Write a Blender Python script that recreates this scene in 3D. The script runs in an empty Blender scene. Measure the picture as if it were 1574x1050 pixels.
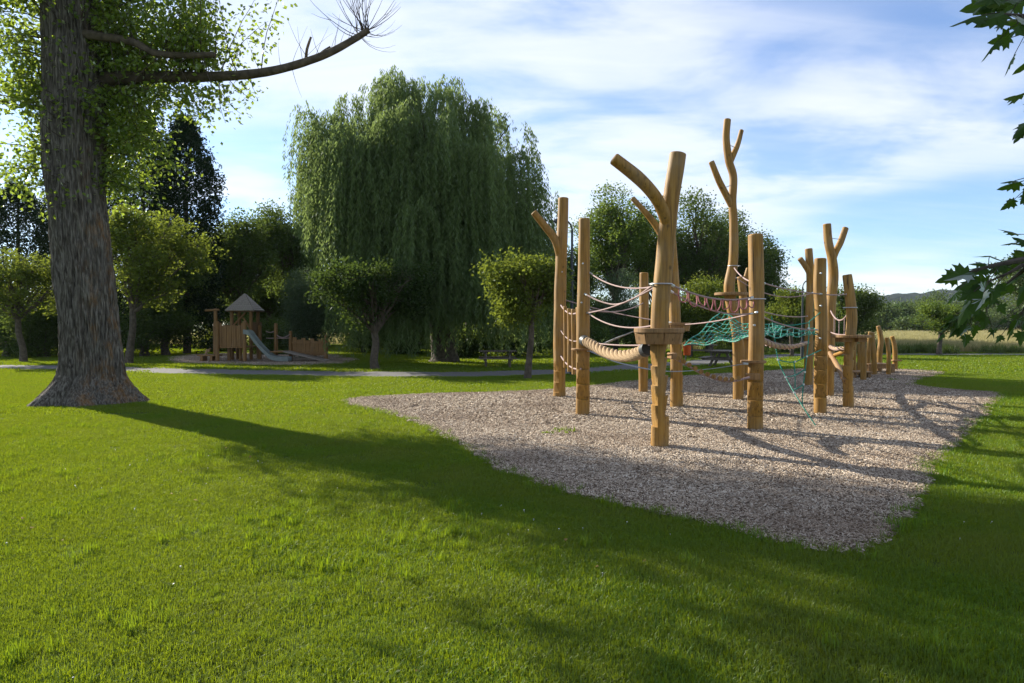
import bpy, bmesh, math, random
import numpy as np
from mathutils import Vector, Matrix
rnd = random.Random(7)
RNG = np.random.default_rng(11)
R = math.radians
scene = bpy.context.scene
COL = scene.collection

# ------------------------------------------------------------------ camera
LENS = 24.0
PITCH = R(1.36)
CAMH = 1.7
cam_d = bpy.data.cameras.new('camera'); cam_d.lens = LENS; cam_d.sensor_width = 36
cam_d.clip_start = 0.05; cam_d.clip_end = 5000
cam = bpy.data.objects.new('camera', cam_d); COL.objects.link(cam)
cam.location = (0, 0, CAMH); cam.rotation_euler = (R(90) - PITCH, 0, 0)
scene.camera = cam

# ------------------------------------------------------------------ light
SUN_EL = R(27); SUN_AZ = R(309.5)
sun_dir = Vector((math.sin(SUN_AZ) * math.cos(SUN_EL), math.cos(SUN_AZ) * math.cos(SUN_EL), math.sin(SUN_EL)))
sd = bpy.data.lights.new('sun', 'SUN'); sd.energy = 5.0; sd.angle = R(0.55); sd.color = (1.0, 0.93, 0.80)
so = bpy.data.objects.new('sun', sd); COL.objects.link(so)
so.rotation_euler = sun_dir.to_track_quat('Z', 'Y').to_euler()
world = bpy.data.worlds.new('World'); scene.world = world; world.use_nodes = True

def build_world():
    nt = world.node_tree; n = nt.nodes; l = nt.links
    for x in list(n): n.remove(x)
    out = n.new('ShaderNodeOutputWorld'); bg = n.new('ShaderNodeBackground')
    bg.inputs['Strength'].default_value = 0.068
    sky = n.new('ShaderNodeTexSky'); sky.sky_type = 'NISHITA'; sky.sun_disc = False
    sky.sun_elevation = SUN_EL; sky.sun_rotation = SUN_AZ
    sky.altitude = 200; sky.air_density = 1.0; sky.dust_density = 0.25; sky.ozone_density = 2.0
    tc = n.new('ShaderNodeTexCoord'); sep = n.new('ShaderNodeSeparateXYZ')
    l.new(tc.outputs['Generated'], sep.inputs[0])
    def math_(op, a, b=None, clamp=False):
        m = n.new('ShaderNodeMath'); m.operation = op; m.use_clamp = clamp
        for i, v in enumerate((a, b)):
            if v is None: continue
            if isinstance(v, (int, float)): m.inputs[i].default_value = v
            else: l.new(v, m.inputs[i])
        return m.outputs[0]
    zz = math_('ADD', math_('MAXIMUM', sep.outputs['Z'], 0.0), 0.16)
    cx = math_('DIVIDE', sep.outputs['X'], zz); cy = math_('DIVIDE', sep.outputs['Y'], zz)
    comb = n.new('ShaderNodeCombineXYZ'); l.new(cx, comb.inputs[0]); l.new(cy, comb.inputs[1])
    def noise(scale, rot, stretch, detail, rough, dist, off):
        mp = n.new('ShaderNodeMapping'); mp.inputs['Rotation'].default_value = (0, 0, rot)
        mp.inputs['Scale'].default_value = stretch; mp.inputs['Location'].default_value = off
        l.new(comb.outputs[0], mp.inputs['Vector'])
        t = n.new('ShaderNodeTexNoise'); t.inputs['Scale'].default_value = scale
        t.inputs['Detail'].default_value = detail; t.inputs['Roughness'].default_value = rough
        t.inputs['Distortion'].default_value = dist
        l.new(mp.outputs[0], t.inputs['Vector']); return t.outputs['Fac']
    def ramp(v, a, b):
        m = n.new('ShaderNodeMapRange'); m.interpolation_type = 'SMOOTHSTEP'
        m.inputs[1].default_value = a; m.inputs[2].default_value = b
        l.new(v, m.inputs[0]); return m.outputs[0]
    big = ramp(noise(0.62, R(20), (1, 1.25, 1), 3, .5, .3, (3.1, 1.7, 0)), .33, .57)
    fine = ramp(noise(1.5, R(24), (1, 1.45, 1), 10, .56, .35, (.4, .2, 0)), .31, .59)
    wisp = ramp(noise(3.5, R(-12), (.5, 2.4, 1), 8, .62, .8, (5, 2, 0)), .35, .75)
    f = math_('ADD', math_('MULTIPLY', big, math_('ADD', math_('MULTIPLY', fine, .75), .12)), math_('MULTIPLY', wisp, .14), True)
    veil = math_('ADD', math_('MULTIPLY', f, .92), .07, True)
    mix = n.new('ShaderNodeMix'); mix.data_type = 'RGBA'
    tint = n.new('ShaderNodeMix'); tint.data_type = 'RGBA'; tint.blend_type = 'MULTIPLY'; tint.inputs[0].default_value = 1
    tint.inputs[7].default_value = (.90, 1.08, 1.34, 1); l.new(sky.outputs[0], tint.inputs[6])
    l.new(veil, mix.inputs[0]); l.new(tint.outputs[2], mix.inputs[6])
    # clouds are lit by the same sky: brighter toward the sun, through the sky's own glow
    cl = n.new('ShaderNodeMix'); cl.data_type = 'RGBA'; cl.blend_type = 'MIX'
    cl.inputs[0].default_value = .25; cl.inputs[6].default_value = (7.4, 7.55, 7.8, 1)
    l.new(tint.outputs[2], cl.inputs[7])
    l.new(cl.outputs[2], mix.inputs[7])
    l.new(mix.outputs[2], bg.inputs['Color']); l.new(bg.outputs[0], out.inputs['Surface'])
build_world()
scene.view_settings.view_transform = 'Standard'; scene.view_settings.look = 'None'
scene.view_settings.gamma = 1; scene.view_settings.use_curve_mapping = False
scene.view_settings.exposure = 1.22
scene.render.engine = 'CYCLES'
scene.cycles.max_bounces = 5; scene.cycles.diffuse_bounces = 3; scene.cycles.glossy_bounces = 1; scene.cycles.transparent_max_bounces = 4

# ------------------------------------------------------------------ survey helpers: where a sighted thing stands
F = 1574 * LENS / 36.0
def ray(px, py):
    u = (px - 787) / F; v = -(py - 525) / F
    return Vector((u, v * math.sin(PITCH) + math.cos(PITCH), v * math.cos(PITCH) - math.sin(PITCH)))
def W(px, py, d):
    r = ray(px, py); return Vector((0, 0, CAMH)) + r * (d / r.y)
def G(px, py):
    r = ray(px, py); return Vector((0, 0, CAMH)) + r * (-CAMH / r.z)

# ------------------------------------------------------------------ noise
def _hash(i, j, k, s):
    h = (i * 374761393 + j * 668265263 + k * 2147483647 + s * 974634777) & 0xFFFFFFFF
    h = ((h ^ (h >> 13)) * 1274126177) & 0xFFFFFFFF
    return ((h ^ (h >> 16)) & 0xFFFF) / 65535.0
def vnoise(p, s=0):
    p = np.asarray(p, float); i = np.floor(p).astype(np.int64); f = p - i; f = f * f * (3 - 2 * f)
    o = 0
    for a in (0, 1):
        for b in (0, 1):
            for c in (0, 1):
                w = (f[:, 0] if a else 1 - f[:, 0]) * (f[:, 1] if b else 1 - f[:, 1]) * (f[:, 2] if c else 1 - f[:, 2])
                o = o + w * _hash(i[:, 0] + a, i[:, 1] + b, i[:, 2] + c, s)
    return o
def fbm(p, o=3, s=0):
    p = np.asarray(p, float); v = 0; a = .5; t = 0
    for k in range(o):
        v = v + a * vnoise(p * 2 ** k, s + k); t += a; a *= .5
    return v / t

# ------------------------------------------------------------------ materials
class NT:
    def __init__(self, name):
        self.m = bpy.data.materials.new(name); self.m.use_nodes = True
        self.t = self.m.node_tree; self.n = self.t.nodes; self.l = self.t.links
        self.b = self.n['Principled BSDF']; self.out = self.n['Material Output']
        self.tc = self.n.new('ShaderNodeTexCoord')
    def noise(self, scale, detail=4, rough=.55, stretch=None, coord='Object', dist=0):
        v = self.tc.outputs[coord]
        if stretch:
            mp = self.n.new('ShaderNodeMapping'); mp.inputs['Scale'].default_value = stretch
            self.l.new(v, mp.inputs['Vector']); v = mp.outputs[0]
        t = self.n.new('ShaderNodeTexNoise'); t.inputs['Scale'].default_value = scale
        t.inputs['Detail'].default_value = detail; t.inputs['Roughness'].default_value = rough
        t.inputs['Distortion'].default_value = dist
        self.l.new(v, t.inputs['Vector']); return t.outputs['Fac']
    def ramp(self, v, stops):
        r = self.n.new('ShaderNodeValToRGB'); e = r.color_ramp.elements
        while len(e) < len(stops): e.new(.5)
        for x, (p, c) in zip(e, stops): x.position = p; x.color = (*c, 1)
        self.l.new(v, r.inputs[0]); return r.outputs[0]
    def mix(self, f, a, b, mode='MIX'):
        m = self.n.new('ShaderNodeMix'); m.data_type = 'RGBA'; m.blend_type = mode
        for i, v in ((0, f), (6, a), (7, b)):
            if isinstance(v, (int, float)): m.inputs[i].default_value = v
            elif isinstance(v, tuple): m.inputs[i].default_value = (*v, 1)
            else: self.l.new(v, m.inputs[i])
        return m.outputs[2]
    def rng(self, v, a, b, c=0, d=1):
        m = self.n.new('ShaderNodeMapRange'); self.l.new(v, m.inputs[0])
        for i, x in enumerate((a, b, c, d)): m.inputs[i + 1].default_value = x
        return m.outputs[0]
    def bump(self, h, strength=.5, dist=.01):
        b = self.n.new('ShaderNodeBump'); b.inputs['Strength'].default_value = strength; b.inputs['Distance'].default_value = dist
        self.l.new(h, b.inputs['Height']); self.l.new(b.outputs[0], self.b.inputs['Normal']); return b.outputs[0]
    def col(self, c):
        if isinstance(c, tuple): self.b.inputs['Base Color'].default_value = (*c, 1)
        else: self.l.new(c, self.b.inputs['Base Color'])
    def set(self, rough=.8, metal=0, spec=.3):
        self.b.inputs['Roughness'].default_value = rough; self.b.inputs['Metallic'].default_value = metal
        self.b.inputs['Specular IOR Level'].default_value = spec
    def island(self):
        return self.n.new('ShaderNodeNewGeometry').outputs['Random Per Island']
    def objrand(self):
        return self.n.new('ShaderNodeObjectInfo').outputs['Random']

def wood_mat(name, dark, mid, light, grey=.25, axis=(26, 26, 1.6)):
    t = NT(name)
    grain = t.noise(1.0, 6, .6, axis, dist=.4)
    c = t.ramp(grain, [(.25, dark), (.5, mid), (.78, light)])
    blot = t.noise(2.2, 4, .6)
    c = t.mix(t.rng(blot, .42, .75, 0, grey), c, (.25, .205, .14))
    ck = t.noise(1.0, 3, .5, (axis[0] * 1.5, axis[1] * 1.5, axis[2] * .35))
    c = t.mix(t.rng(ck, .62, .68, 0, .8), c, tuple(x * .3 for x in dark))
    vo = t.n.new('ShaderNodeTexVoronoi'); vo.inputs['Scale'].default_value = 3.2; t.l.new(t.tc.outputs['Object'], vo.inputs['Vector'])
    c = t.mix(t.rng(vo.outputs['Distance'], .05, .13, .75, 0), c, tuple(x * .5 for x in dark))
    c = t.mix(t.rng(t.objrand(), 0, 1, 0, .35), c, tuple(x * .72 for x in mid))
    t.col(c); t.set(.62, 0, .35)
    t.bump(t.mix(.5, grain, ck), .55, .006)
    return t.m
def leaf_mat(name, c1, c2, trans, tf=.42, gloss=.1, rough=.45):
    t = NT(name)
    isl = t.island()
    big = t.noise(.9, 3, .5)
    c = t.mix(isl, c1, c2)
    c = t.mix(t.rng(big, .35, .65, 0, .5), c, tuple(a * .6 + b * .5 for a, b in zip(c1, c2)))
    tcol = t.mix(isl, tuple(x * .75 for x in trans), trans)
    d = t.n.new('ShaderNodeBsdfDiffuse'); t.l.new(c, d.inputs[0])
    tr = t.n.new('ShaderNodeBsdfTranslucent'); t.l.new(tcol, tr.inputs[0])
    gl = t.n.new('ShaderNodeBsdfGlossy'); gl.inputs['Roughness'].default_value = rough; gl.inputs[0].default_value = (.8, .85, .8, 1)
    a = t.n.new('ShaderNodeMixShader'); a.inputs[0].default_value = tf
    t.l.new(d.outputs[0], a.inputs[1]); t.l.new(tr.outputs[0], a.inputs[2])
    fr = t.n.new('ShaderNodeFresnel'); fr.inputs[0].default_value = 1.35
    mm = t.n.new('ShaderNodeMath'); mm.operation = 'MULTIPLY'; mm.inputs[1].default_value = gloss * 4
    t.l.new(fr.outputs[0], mm.inputs[0])
    b = t.n.new('ShaderNodeMixShader'); t.l.new(mm.outputs[0], b.inputs[0])
    t.l.new(a.outputs[0], b.inputs[1]); t.l.new(gl.outputs[0], b.inputs[2])
    t.l.new(b.outputs[0], t.out.inputs['Surface']); t.n.remove(t.b)
    return t.m
def flat_mat(name, c, rough=.7, metal=0, var=.25, scale=30, bump=.2):
    t = NT(name); nz = t.noise(scale, 4)
    t.col(t.mix(t.rng(nz, .3, .7, 0, 1), tuple(x * (1 - var) for x in c), tuple(min(1, x * (1 + var)) for x in c)))
    t.set(rough, metal); t.bump(nz, bump, .004); return t.m

M = {}
M['post'] = wood_mat('oiled_robinia', (.10, .045, .006), (.275, .138, .018), (.40, .23, .045), .45)
M['plank'] = wood_mat('larch_plank', (.12, .06, .02), (.24, .125, .04), (.33, .19, .07), .3)
M['plank_old'] = wood_mat('weathered_plank', (.05, .04, .03), (.10, .08, .06), (.17, .14, .11), .3)
M['shingle'] = wood_mat('grey_shingle', (.16, .135, .11), (.28, .24, .20), (.40, .35, .30), .2)
M['rope_pink'] = flat_mat('weathered_red_rope', (.30, .215, .20), .8, 0, .35, 60, .6)
M['rope_red'] = flat_mat('red_rope', (.33, .12, .125), .8, 0, .3, 60, .6)
M['rope_tan'] = flat_mat('hemp_rope', (.36, .25, .14), .9, 0, .25, 50, .5)
M['rope_green'] = flat_mat('green_rope', (.015, .21, .145), .6, 0, .3, 60, .4)
M['knot'] = flat_mat('aluminium_ferrule', (.55, .58, .58), .4, .7, .1, 40, .1)
M['steel'] = flat_mat('galvanised_steel', (.42, .43, .44), .42, .85, .15, 25, .1)
M['belt'] = flat_mat('grey_webbing', (.27, .29, .32), .75, 0, .15, 40, .2)
M['slide'] = flat_mat('worn_slide', (.20, .23, .22), .45, 0, .15, 6, .1)
M['dark_metal'] = flat_mat('dark_lamp_metal', (.05, .055, .06), .5, .3, .2, 20, .1)
M['orange'] = flat_mat('orange_bin_paint', (.50, .085, .015), .5, 0, .2, 14, .1)
M['twig'] = flat_mat('twig_bark', (.055, .043, .032), .9, 0, .35, 20, .5)
M['bark'] = flat_mat('tree_bark', (.085, .068, .050), .92, 0, .45, 9, .9)
M['leaf_poplar'] = leaf_mat('poplar_leaf', (.055, .10, .016), (.10, .155, .026), (.36, .47, .05), .5, .09, .35)
M['leaf_poplar_far'] = M['leaf_poplar']
M['leaf_willow'] = leaf_mat('willow_leaf', (.072, .118, .044), (.130, .180, .068), (.27, .36, .10), .42, .015, .6)
M['leaf_lime'] = leaf_mat('ball_tree_leaf', (.060, .095, .016), (.105, .14, .026), (.25, .30, .035), .40, .015, .6)
M['leaf_dark'] = leaf_mat('dark_tree_leaf', (.034, .062, .018), (.066, .105, .028), (.16, .22, .035), .38, .015, .6)
M['leaf_mid'] = leaf_mat('mid_tree_leaf', (.045, .085, .020), (.085, .135, .030), (.22, .30, .04), .40, .015, .6)
M['leaf_backlit'] = leaf_mat('backlit_dark_leaf', (.020, .040, .011), (.042, .072, .019), (.10, .15, .025), .35, .015, .6)  # backlit shade of the flat-topped young tree put into its leaf colour
M['leaf_pale'] = leaf_mat('sallow_leaf', (.065, .10, .055), (.10, .14, .075), (.14, .20, .08), .35, .015, .6)
M['leaf_conifer'] = leaf_mat('conifer_needle', (.010, .022, .010), (.022, .040, .015), (.03, .05, .012), .2, .015, .6)
M['leaf_maple'] = leaf_mat('maple_leaf', (.022, .050, .010), (.035, .075, .014), (.10, .19, .015), .45, .08)
M['leaf_far'] = leaf_mat('far_tree_leaf', (.050, .085, .030), (.085, .13, .042), (.15, .20, .05), .35, .015, .6)

def grass_mat(name, c1, c2, dry, trans):
    t = NT(name); isl = t.island()
    oi = t.n.new('ShaderNodeObjectInfo'); nz = t.n.new('ShaderNodeTexNoise'); nz.inputs['Scale'].default_value = .9; nz.inputs['Detail'].default_value = 5; nz.inputs['Roughness'].default_value = .65
    t.l.new(oi.outputs['Location'], nz.inputs['Vector']); orr = t.rng(nz.outputs['Fac'], .38, .66, 0, 1)
    c = t.mix(isl, c1, c2)
    c = t.mix(t.rng(orr, 0, 1, 0, .6), c, dry)
    d = t.n.new('ShaderNodeBsdfDiffuse'); t.l.new(c, d.inputs[0])
    tr = t.n.new('ShaderNodeBsdfTranslucent')
    t.l.new(t.mix(isl, tuple(x * .7 for x in trans), trans), tr.inputs[0])
    a = t.n.new('ShaderNodeMixShader'); a.inputs[0].default_value = .40
    t.l.new(d.outputs[0], a.inputs[1]); t.l.new(tr.outputs[0], a.inputs[2])
    gl = t.n.new('ShaderNodeBsdfGlossy'); gl.inputs['Roughness'].default_value = .4
    b = t.n.new('ShaderNodeMixShader'); b.inputs[0].default_value = .018
    t.l.new(a.outputs[0], b.inputs[1]); t.l.new(gl.outputs[0], b.inputs[2])
    t.l.new(b.outputs[0], t.out.inputs['Surface']); t.n.remove(t.b)
    return t.m
M['grass'] = grass_mat('lawn_blade', (.040, .125, .006), (.085, .185, .010), (.175, .165, .038), (.32, .40, .010))
M['grass_lush'] = grass_mat('lush_blade', (.034, .120, .006), (.072, .180, .010), (.12, .17, .020), (.30, .40, .012))
M['meadow'] = grass_mat('hay_blade', (.20, .20, .07), (.36, .31, .14), (.42, .34, .18), (.44, .40, .16))
M['reed'] = grass_mat('verge_blade', (.045, .085, .018), (.085, .13, .03), (.10, .13, .04), (.16, .22, .04))

def ground_mat():
    t = NT('lawn_soil_and_thatch')
    a = t.noise(1.1, 5, .6); b = t.noise(14, 5, .7); c3 = t.noise(90, 3, .7)
    c = t.ramp(b, [(.3, (.035, .055, .008)), (.55, (.075, .115, .012)), (.75, (.11, .14, .022))])
    c = t.mix(t.rng(a, .4, .7, 0, .6), c, (.085, .105, .025))
    c = t.mix(t.rng(c3, .45, .7, 0, .5), c, (.035, .045, .012))
    t.col(c); t.set(.95, 0, .1); t.bump(t.mix(.5, b, c3), .8, .03); return t.m
def chipbed_mat():
    t = NT('wood_chip_ground')
    v = t.n.new('ShaderNodeTexVoronoi'); v.inputs['Scale'].default_value = 34; v.inputs['Randomness'].default_value = 1
    mp = t.n.new('ShaderNodeMapping'); mp.inputs['Scale'].default_value = (1, 1.7, 1)
    t.l.new(t.tc.outputs['Object'], mp.inputs[0]); t.l.new(mp.outputs[0], v.inputs['Vector'])
    s = t.n.new('ShaderNodeSeparateColor'); t.l.new(v.outputs['Color'], s.inputs[0])
    c = t.ramp(s.outputs[0], [(.0, (.08, .058, .042)), (.35, (.20, .155, .115)), (.7, (.36, .29, .22)), (1, (.52, .44, .35))])
    c = t.mix(t.rng(t.noise(.8, 4), .4, .7, 0, .4), c, (.14, .105, .085))
    t.col(c); t.set(.95, 0, .1); t.bump(s.outputs[1], .9, .03); return t.m
def path_mat():
    t = NT('worn_asphalt'); a = t.noise(1.2, 5, .6); b = t.noise(120, 3, .7)
    c = t.ramp(b, [(.3, (.085, .082, .080)), (.7, (.17, .165, .16))])
    c = t.mix(t.rng(a, .45, .7, 0, .5), c, (.13, .12, .105)); t.col(c); t.set(.9, 0, .2); t.bump(b, .5, .01); return t.m
def field_mat():
    t = NT('hay_field'); a = t.noise(.08, 5, .6); b = t.noise(3, 5, .7)
    c = t.ramp(b, [(.3, (.13, .135, .05)), (.55, (.25, .22, .10)), (.75, (.32, .27, .14))])
    c = t.mix(t.rng(a, .4, .65, 0, .5), c, (.15, .17, .06)); t.col(c); t.set(.95, 0, .1); t.bump(b, 1, .2); return t.m
def hill_mat():
    t = NT('wooded_hill'); b = t.noise(.05, 6, .7)
    c = t.ramp(b, [(.35, (.006, .013, .012)), (.65, (.014, .026, .020))]); t.col(c); t.set(.95, 0, .1); return t.m
def trunk_mat():
    t = NT('poplar_bark')
    a = t.noise(1.0, 5, .6, (28, 28, 3.0), dist=.35); b = t.noise(40, 4, .7); g = t.noise(.9, 4, .6)
    c = t.ramp(a, [(.34, (.028, .023, .018)), (.47, (.088, .076, .060)), (.62, (.20, .182, .152))])
    c = t.mix(t.rng(g, .35, .7, 0, .3), c, (.11, .105, .095))
    # orange lichen on the weather side
    sp = t.n.new('ShaderNodeSeparateXYZ'); t.l.new(t.tc.outputs['Object'], sp.inputs[0])
    li = t.rng(sp.outputs[0], .0, .45, 0, 1)
    ln = t.rng(t.noise(3.0, 6, .75, (1, 1, .5)), .50, .68, 0, .7)
    mm = t.n.new('ShaderNodeMath'); mm.operation = 'MULTIPLY'; t.l.new(li, mm.inputs[0]); t.l.new(ln, mm.inputs[1])
    c = t.mix(mm.outputs[0], c, (.23, .11, .025))
    t.col(c); t.set(.95, 0, .15); t.bump(t.mix(.3, t.rng(a, .3, .66), b), .9, .03); return t.m
M['lawn'] = ground_mat(); M['chipbed'] = chipbed_mat(); M['path'] = path_mat(); M['field'] = field_mat(); M['hill'] = hill_mat(); M['trunk'] = trunk_mat()
def chip_mat():
    t = NT('wood_chip'); r = t.island(); geo = t.n.new('ShaderNodeNewGeometry')
    c = t.ramp(r, [(0, (.085, .058, .038)), (.22, (.22, .165, .115)), (.5, (.38, .30, .22)), (.8, (.50, .41, .315)), (1, (.66, .58, .47))])
    damp = t.n.new('ShaderNodeTexNoise'); damp.inputs['Scale'].default_value = .55; damp.inputs['Detail'].default_value = 5; damp.inputs['Roughness'].default_value = .6; t.l.new(geo.outputs['Position'], damp.inputs['Vector'])
    c = t.mix(t.rng(damp.outputs['Fac'], .46, .68, 0, .55), c, (.15, .10, .065))
    t.col(c); t.set(.85, 0, .2); return t.m
M['chip'] = chip_mat()

# ------------------------------------------------------------------ object helpers
LOC = {}
def tag(o, label=None, cat=None, group=None, kind=None):
    if label: o['label'] = label
    if cat: o['category'] = cat
    if group: o['group'] = group
    if kind: o['kind'] = kind
    return o
def thing(name, label, cat, loc=(0, 0, 0), group=None):
    o = bpy.data.objects.new(name, None); COL.objects.link(o); o.empty_display_size = .2
    o.location = loc; LOC[o.name] = Vector(loc)
    return tag(o, label, cat, group)
def origin_of(o):
    return LOC.get(o.name, Vector((0, 0, 0))) if o else Vector((0, 0, 0))
def link_mesh(name, me, mat, parent=None, loc=None):
    if mat is not None and not me.materials: me.materials.append(mat)
    o = bpy.data.objects.new(name, me); COL.objects.link(o)
    if parent: o.parent = parent; LOC[o.name] = origin_of(parent)
    if loc is not None: o.location = loc
    return o
class MB:
    def __init__(self): self.v = []; self.f = []
    def add(self, vs, fs):
        b = len(self.v); self.v += [tuple(x) for x in vs]; self.f += [tuple(i + b for i in f) for f in fs]; return self
    def box(self, c, s, rot=None, taper=1, bev=0):
        m = rot.to_3x3() if rot else Matrix.Identity(3); c = Vector(c); hx, hy, hz = s[0] / 2, s[1] / 2, s[2] / 2
        if bev <= 0:
            vs = [c + m @ Vector((x * hx, y * hy, z * hz)) for z in (-1, 1) for y in (-1, 1) for x in (-1, 1)]
            return self.add(vs, [(0, 2, 3, 1), (4, 5, 7, 6), (0, 1, 5, 4), (2, 6, 7, 3), (0, 4, 6, 2), (1, 3, 7, 5)])
        ring = []
        b = min(bev, hx * .4, hy * .4, hz * .4)
        for z, k in ((-hz, b), (-hz + b, 0), (hz - b, 0), (hz, b)):
            for x, y in ((-hx + b + k, -hy + k), (hx - b - k, -hy + k), (hx - k, -hy + b + k), (hx - k, hy - b - k), (hx - b - k, hy - k), (-hx + b + k, hy - k), (-hx + k, hy - b - k), (-hx + k, -hy + b + k)):
                ring.append(c + m @ Vector((x, y, z)))
        fs = [tuple(range(7, -1, -1)), tuple(range(24, 32))]
        for r in range(3):
            for i in range(8):
                j = (i + 1) % 8; fs.append((r * 8 + i, r * 8 + j, r * 8 + 8 + j, r * 8 + 8 + i))
        return self.add(ring, fs)
    def tube(self, pts, rad, n=8, cap=True, twist=None):
        pts = [Vector(p) for p in pts]; k = len(pts)
        if not hasattr(rad, '__len__'): rad = [rad] * k
        ref = None; vs = []; fs = []
        for i, p in enumerate(pts):
            t = (pts[min(i + 1, k - 1)] - pts[max(i - 1, 0)])
            t = t.normalized() if t.length > 1e-9 else Vector((0, 0, 1))
            if ref is None: ref = Vector((1, 0, 0)) if abs(t.x) < .8 else Vector((0, 1, 0))
            u = (ref - t * ref.dot(t)).normalized(); w = t.cross(u); ref = u
            for a in range(n):
                an = 2 * math.pi * a / n; vs.append(p + (u * math.cos(an) + w * math.sin(an)) * rad[i])
        for i in range(k - 1):
            for a in range(n):
                b = (a + 1) % n; fs.append((i * n + a, i * n + b, (i + 1) * n + b, (i + 1) * n + a))
        if cap: fs += [tuple(range(n - 1, -1, -1)), tuple((k - 1) * n + a for a in range(n))]
        return self.add(vs, fs)
    def disc(self, c, r, h, n=24, bev=.008, wob=0, seed=0):
        c = Vector(c); vs = []; fs = []; q = random.Random(seed); rr = [r * (1 + q.uniform(-wob, wob)) for _ in range(n)]
        for z, k in ((-h / 2, -bev), (-h / 2 + bev, 0), (h / 2 - bev, 0), (h / 2, -bev)):
            for a in range(n):
                an = 2 * math.pi * a / n; vs.append(c + Vector((math.cos(an) * (rr[a] + k), math.sin(an) * (rr[a] + k), z)))
        fs = [tuple(range(n - 1, -1, -1)), tuple(range(3 * n, 4 * n))]
        for i in range(3):
            for a in range(n):
                b = (a + 1) % n; fs.append((i * n + a, i * n + b, i * n + n + b, i * n + n + a))
        return self.add(vs, fs)
    def build(self, name, mat, parent=None, smooth=35):
        o = origin_of(parent)
        me = bpy.data.meshes.new(name); me.from_pydata([(x - o.x, y - o.y, z - o.z) for x, y, z in self.v], [], self.f)
        if smooth:
            me.shade_smooth(); me.set_sharp_from_angle(angle=R(smooth))
        return link_mesh(name, me, mat, parent)
def np_mesh(name, V, Fq, mat, parent=None, smooth=False):
    V = np.asarray(V, np.float32); Fq = np.asarray(Fq, np.int32); k = Fq.shape[1]
    o = origin_of(parent); V = V - np.array(o, np.float32)
    me = bpy.data.meshes.new(name)
    me.vertices.add(len(V)); me.vertices.foreach_set('co', V.ravel())
    me.loops.add(Fq.size); me.loops.foreach_set('vertex_index', Fq.ravel())
    me.polygons.add(len(Fq)); me.polygons.foreach_set('loop_start', np.arange(0, Fq.size, k, dtype=np.int32))
    me.polygons.foreach_set('use_smooth', np.full(len(Fq), smooth))
    me.update(calc_edges=True)
    return link_mesh(name, me, mat, parent)
def norm(a): return a / np.maximum(np.linalg.norm(a, axis=1, keepdims=True), 1e-9)
def smooth_path(pts, per=6):
    P = [Vector(p) for p in pts]; out = []
    Q = [P[0] * 2 - P[1]] + P + [P[-1] * 2 - P[-2]]
    for i in range(1, len(Q) - 2):
        for s in range(per):
            t = s / per
            a, b, c, d = Q[i - 1], Q[i], Q[i + 1], Q[i + 2]
            out.append(.5 * ((2 * b) + (c - a) * t + (2 * a - 5 * b + 4 * c - d) * t * t + (3 * b - a - 3 * c + d) * t ** 3))
    out.append(P[-1]); return out
def lerp_list(vals, n):
    return list(np.interp(np.linspace(0, len(vals) - 1, n), range(len(vals)), vals))

# leaves as small folded rhombs
def leaf_arrays(P, D, N, L, Wd, fold=.12):
    S = norm(np.cross(D, N)); N2 = np.cross(S, D)
    L = L[:, None]; Wd = Wd[:, None]
    m = P + D * L * .42
    V = np.stack([P, m + S * Wd * .5 + N2 * Wd * fold, P + D * L, m - S * Wd * .5 + N2 * Wd * fold], 1).reshape(-1, 3)
    Fq = np.arange(len(P) * 4).reshape(-1, 4)
    return V, Fq
def rand_dirs(n, rng, zb=0.):
    d = rng.normal(size=(n, 3)); d[:, 2] += zb; return norm(d)
def leaf_cloud(P, rng, L, Wd, up=.7, droop=.35):
    n = len(P); N = rand_dirs(n, rng, up * 1.6); D = rand_dirs(n, rng, 0); D[:, 2] -= droop
    D = norm(D - N * np.sum(D * N, 1, keepdims=True))
    return leaf_arrays(P, D, N, L * rng.uniform(.65, 1.25, n), Wd * rng.uniform(.7, 1.2, n))

# ------------------------------------------------------------------ ground, bed, path, field
def ground_poly(pix): return [(G(x, y).x, G(x, y).y) for x, y in pix]
def wobble(poly, step=.25, amp=.10, seed=0):
    out = []
    for i in range(len(poly)):
        a = np.array(poly[i]); b = np.array(poly[(i + 1) % len(poly)]); L = np.linalg.norm(b - a); k = max(1, int(L / step))
        nrm = np.array([-(b - a)[1], (b - a)[0]]) / max(L, 1e-6)
        for j in range(k):
            p = a + (b - a) * j / k
            w = (fbm(np.array([[p[0] * 1.7, p[1] * 1.7, seed]]), 3, 5)[0] - .5) * 2 * amp
            out.append(tuple(p + nrm * w))
    return out
def round_poly(poly, n=4):
    P = [Vector((x, y, 0)) for x, y in poly]; k = len(P); out = []
    for i in range(k):
        a, b, c, d = P[i - 1], P[i], P[(i + 1) % k], P[(i + 2) % k]
        for s in range(n):
            t = s / n
            q = .5 * ((2 * b) + (c - a) * t + (2 * a - 5 * b + 4 * c - d) * t * t + (3 * b - a - 3 * c + d) * t ** 3)
            out.append((q.x, q.y))
    return out
def inside(P, poly):
    x = P[:, 0]; y = P[:, 1]; r = np.zeros(len(P), bool); p = np.array(poly); j = len(p) - 1
    for i in range(len(p)):
        xi, yi = p[i]; xj, yj = p[j]
        c = ((yi > y) != (yj > y)) & (x < (xj - xi) * (y - yi) / (yj - yi + 1e-12) + xi); r ^= c; j = i
    return r
def edge_dist(P, poly):
    p = np.array(poly); q = np.roll(p, -1, 0); best = np.full(len(P), 1e9)
    for a, b in zip(p, q):
        ab = b - a; t = np.clip(((P[:, :2] - a) @ ab) / (ab @ ab + 1e-12), 0, 1)
        best = np.minimum(best, np.linalg.norm(P[:, :2] - (a + t[:, None] * ab), axis=1))
    return best
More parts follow.
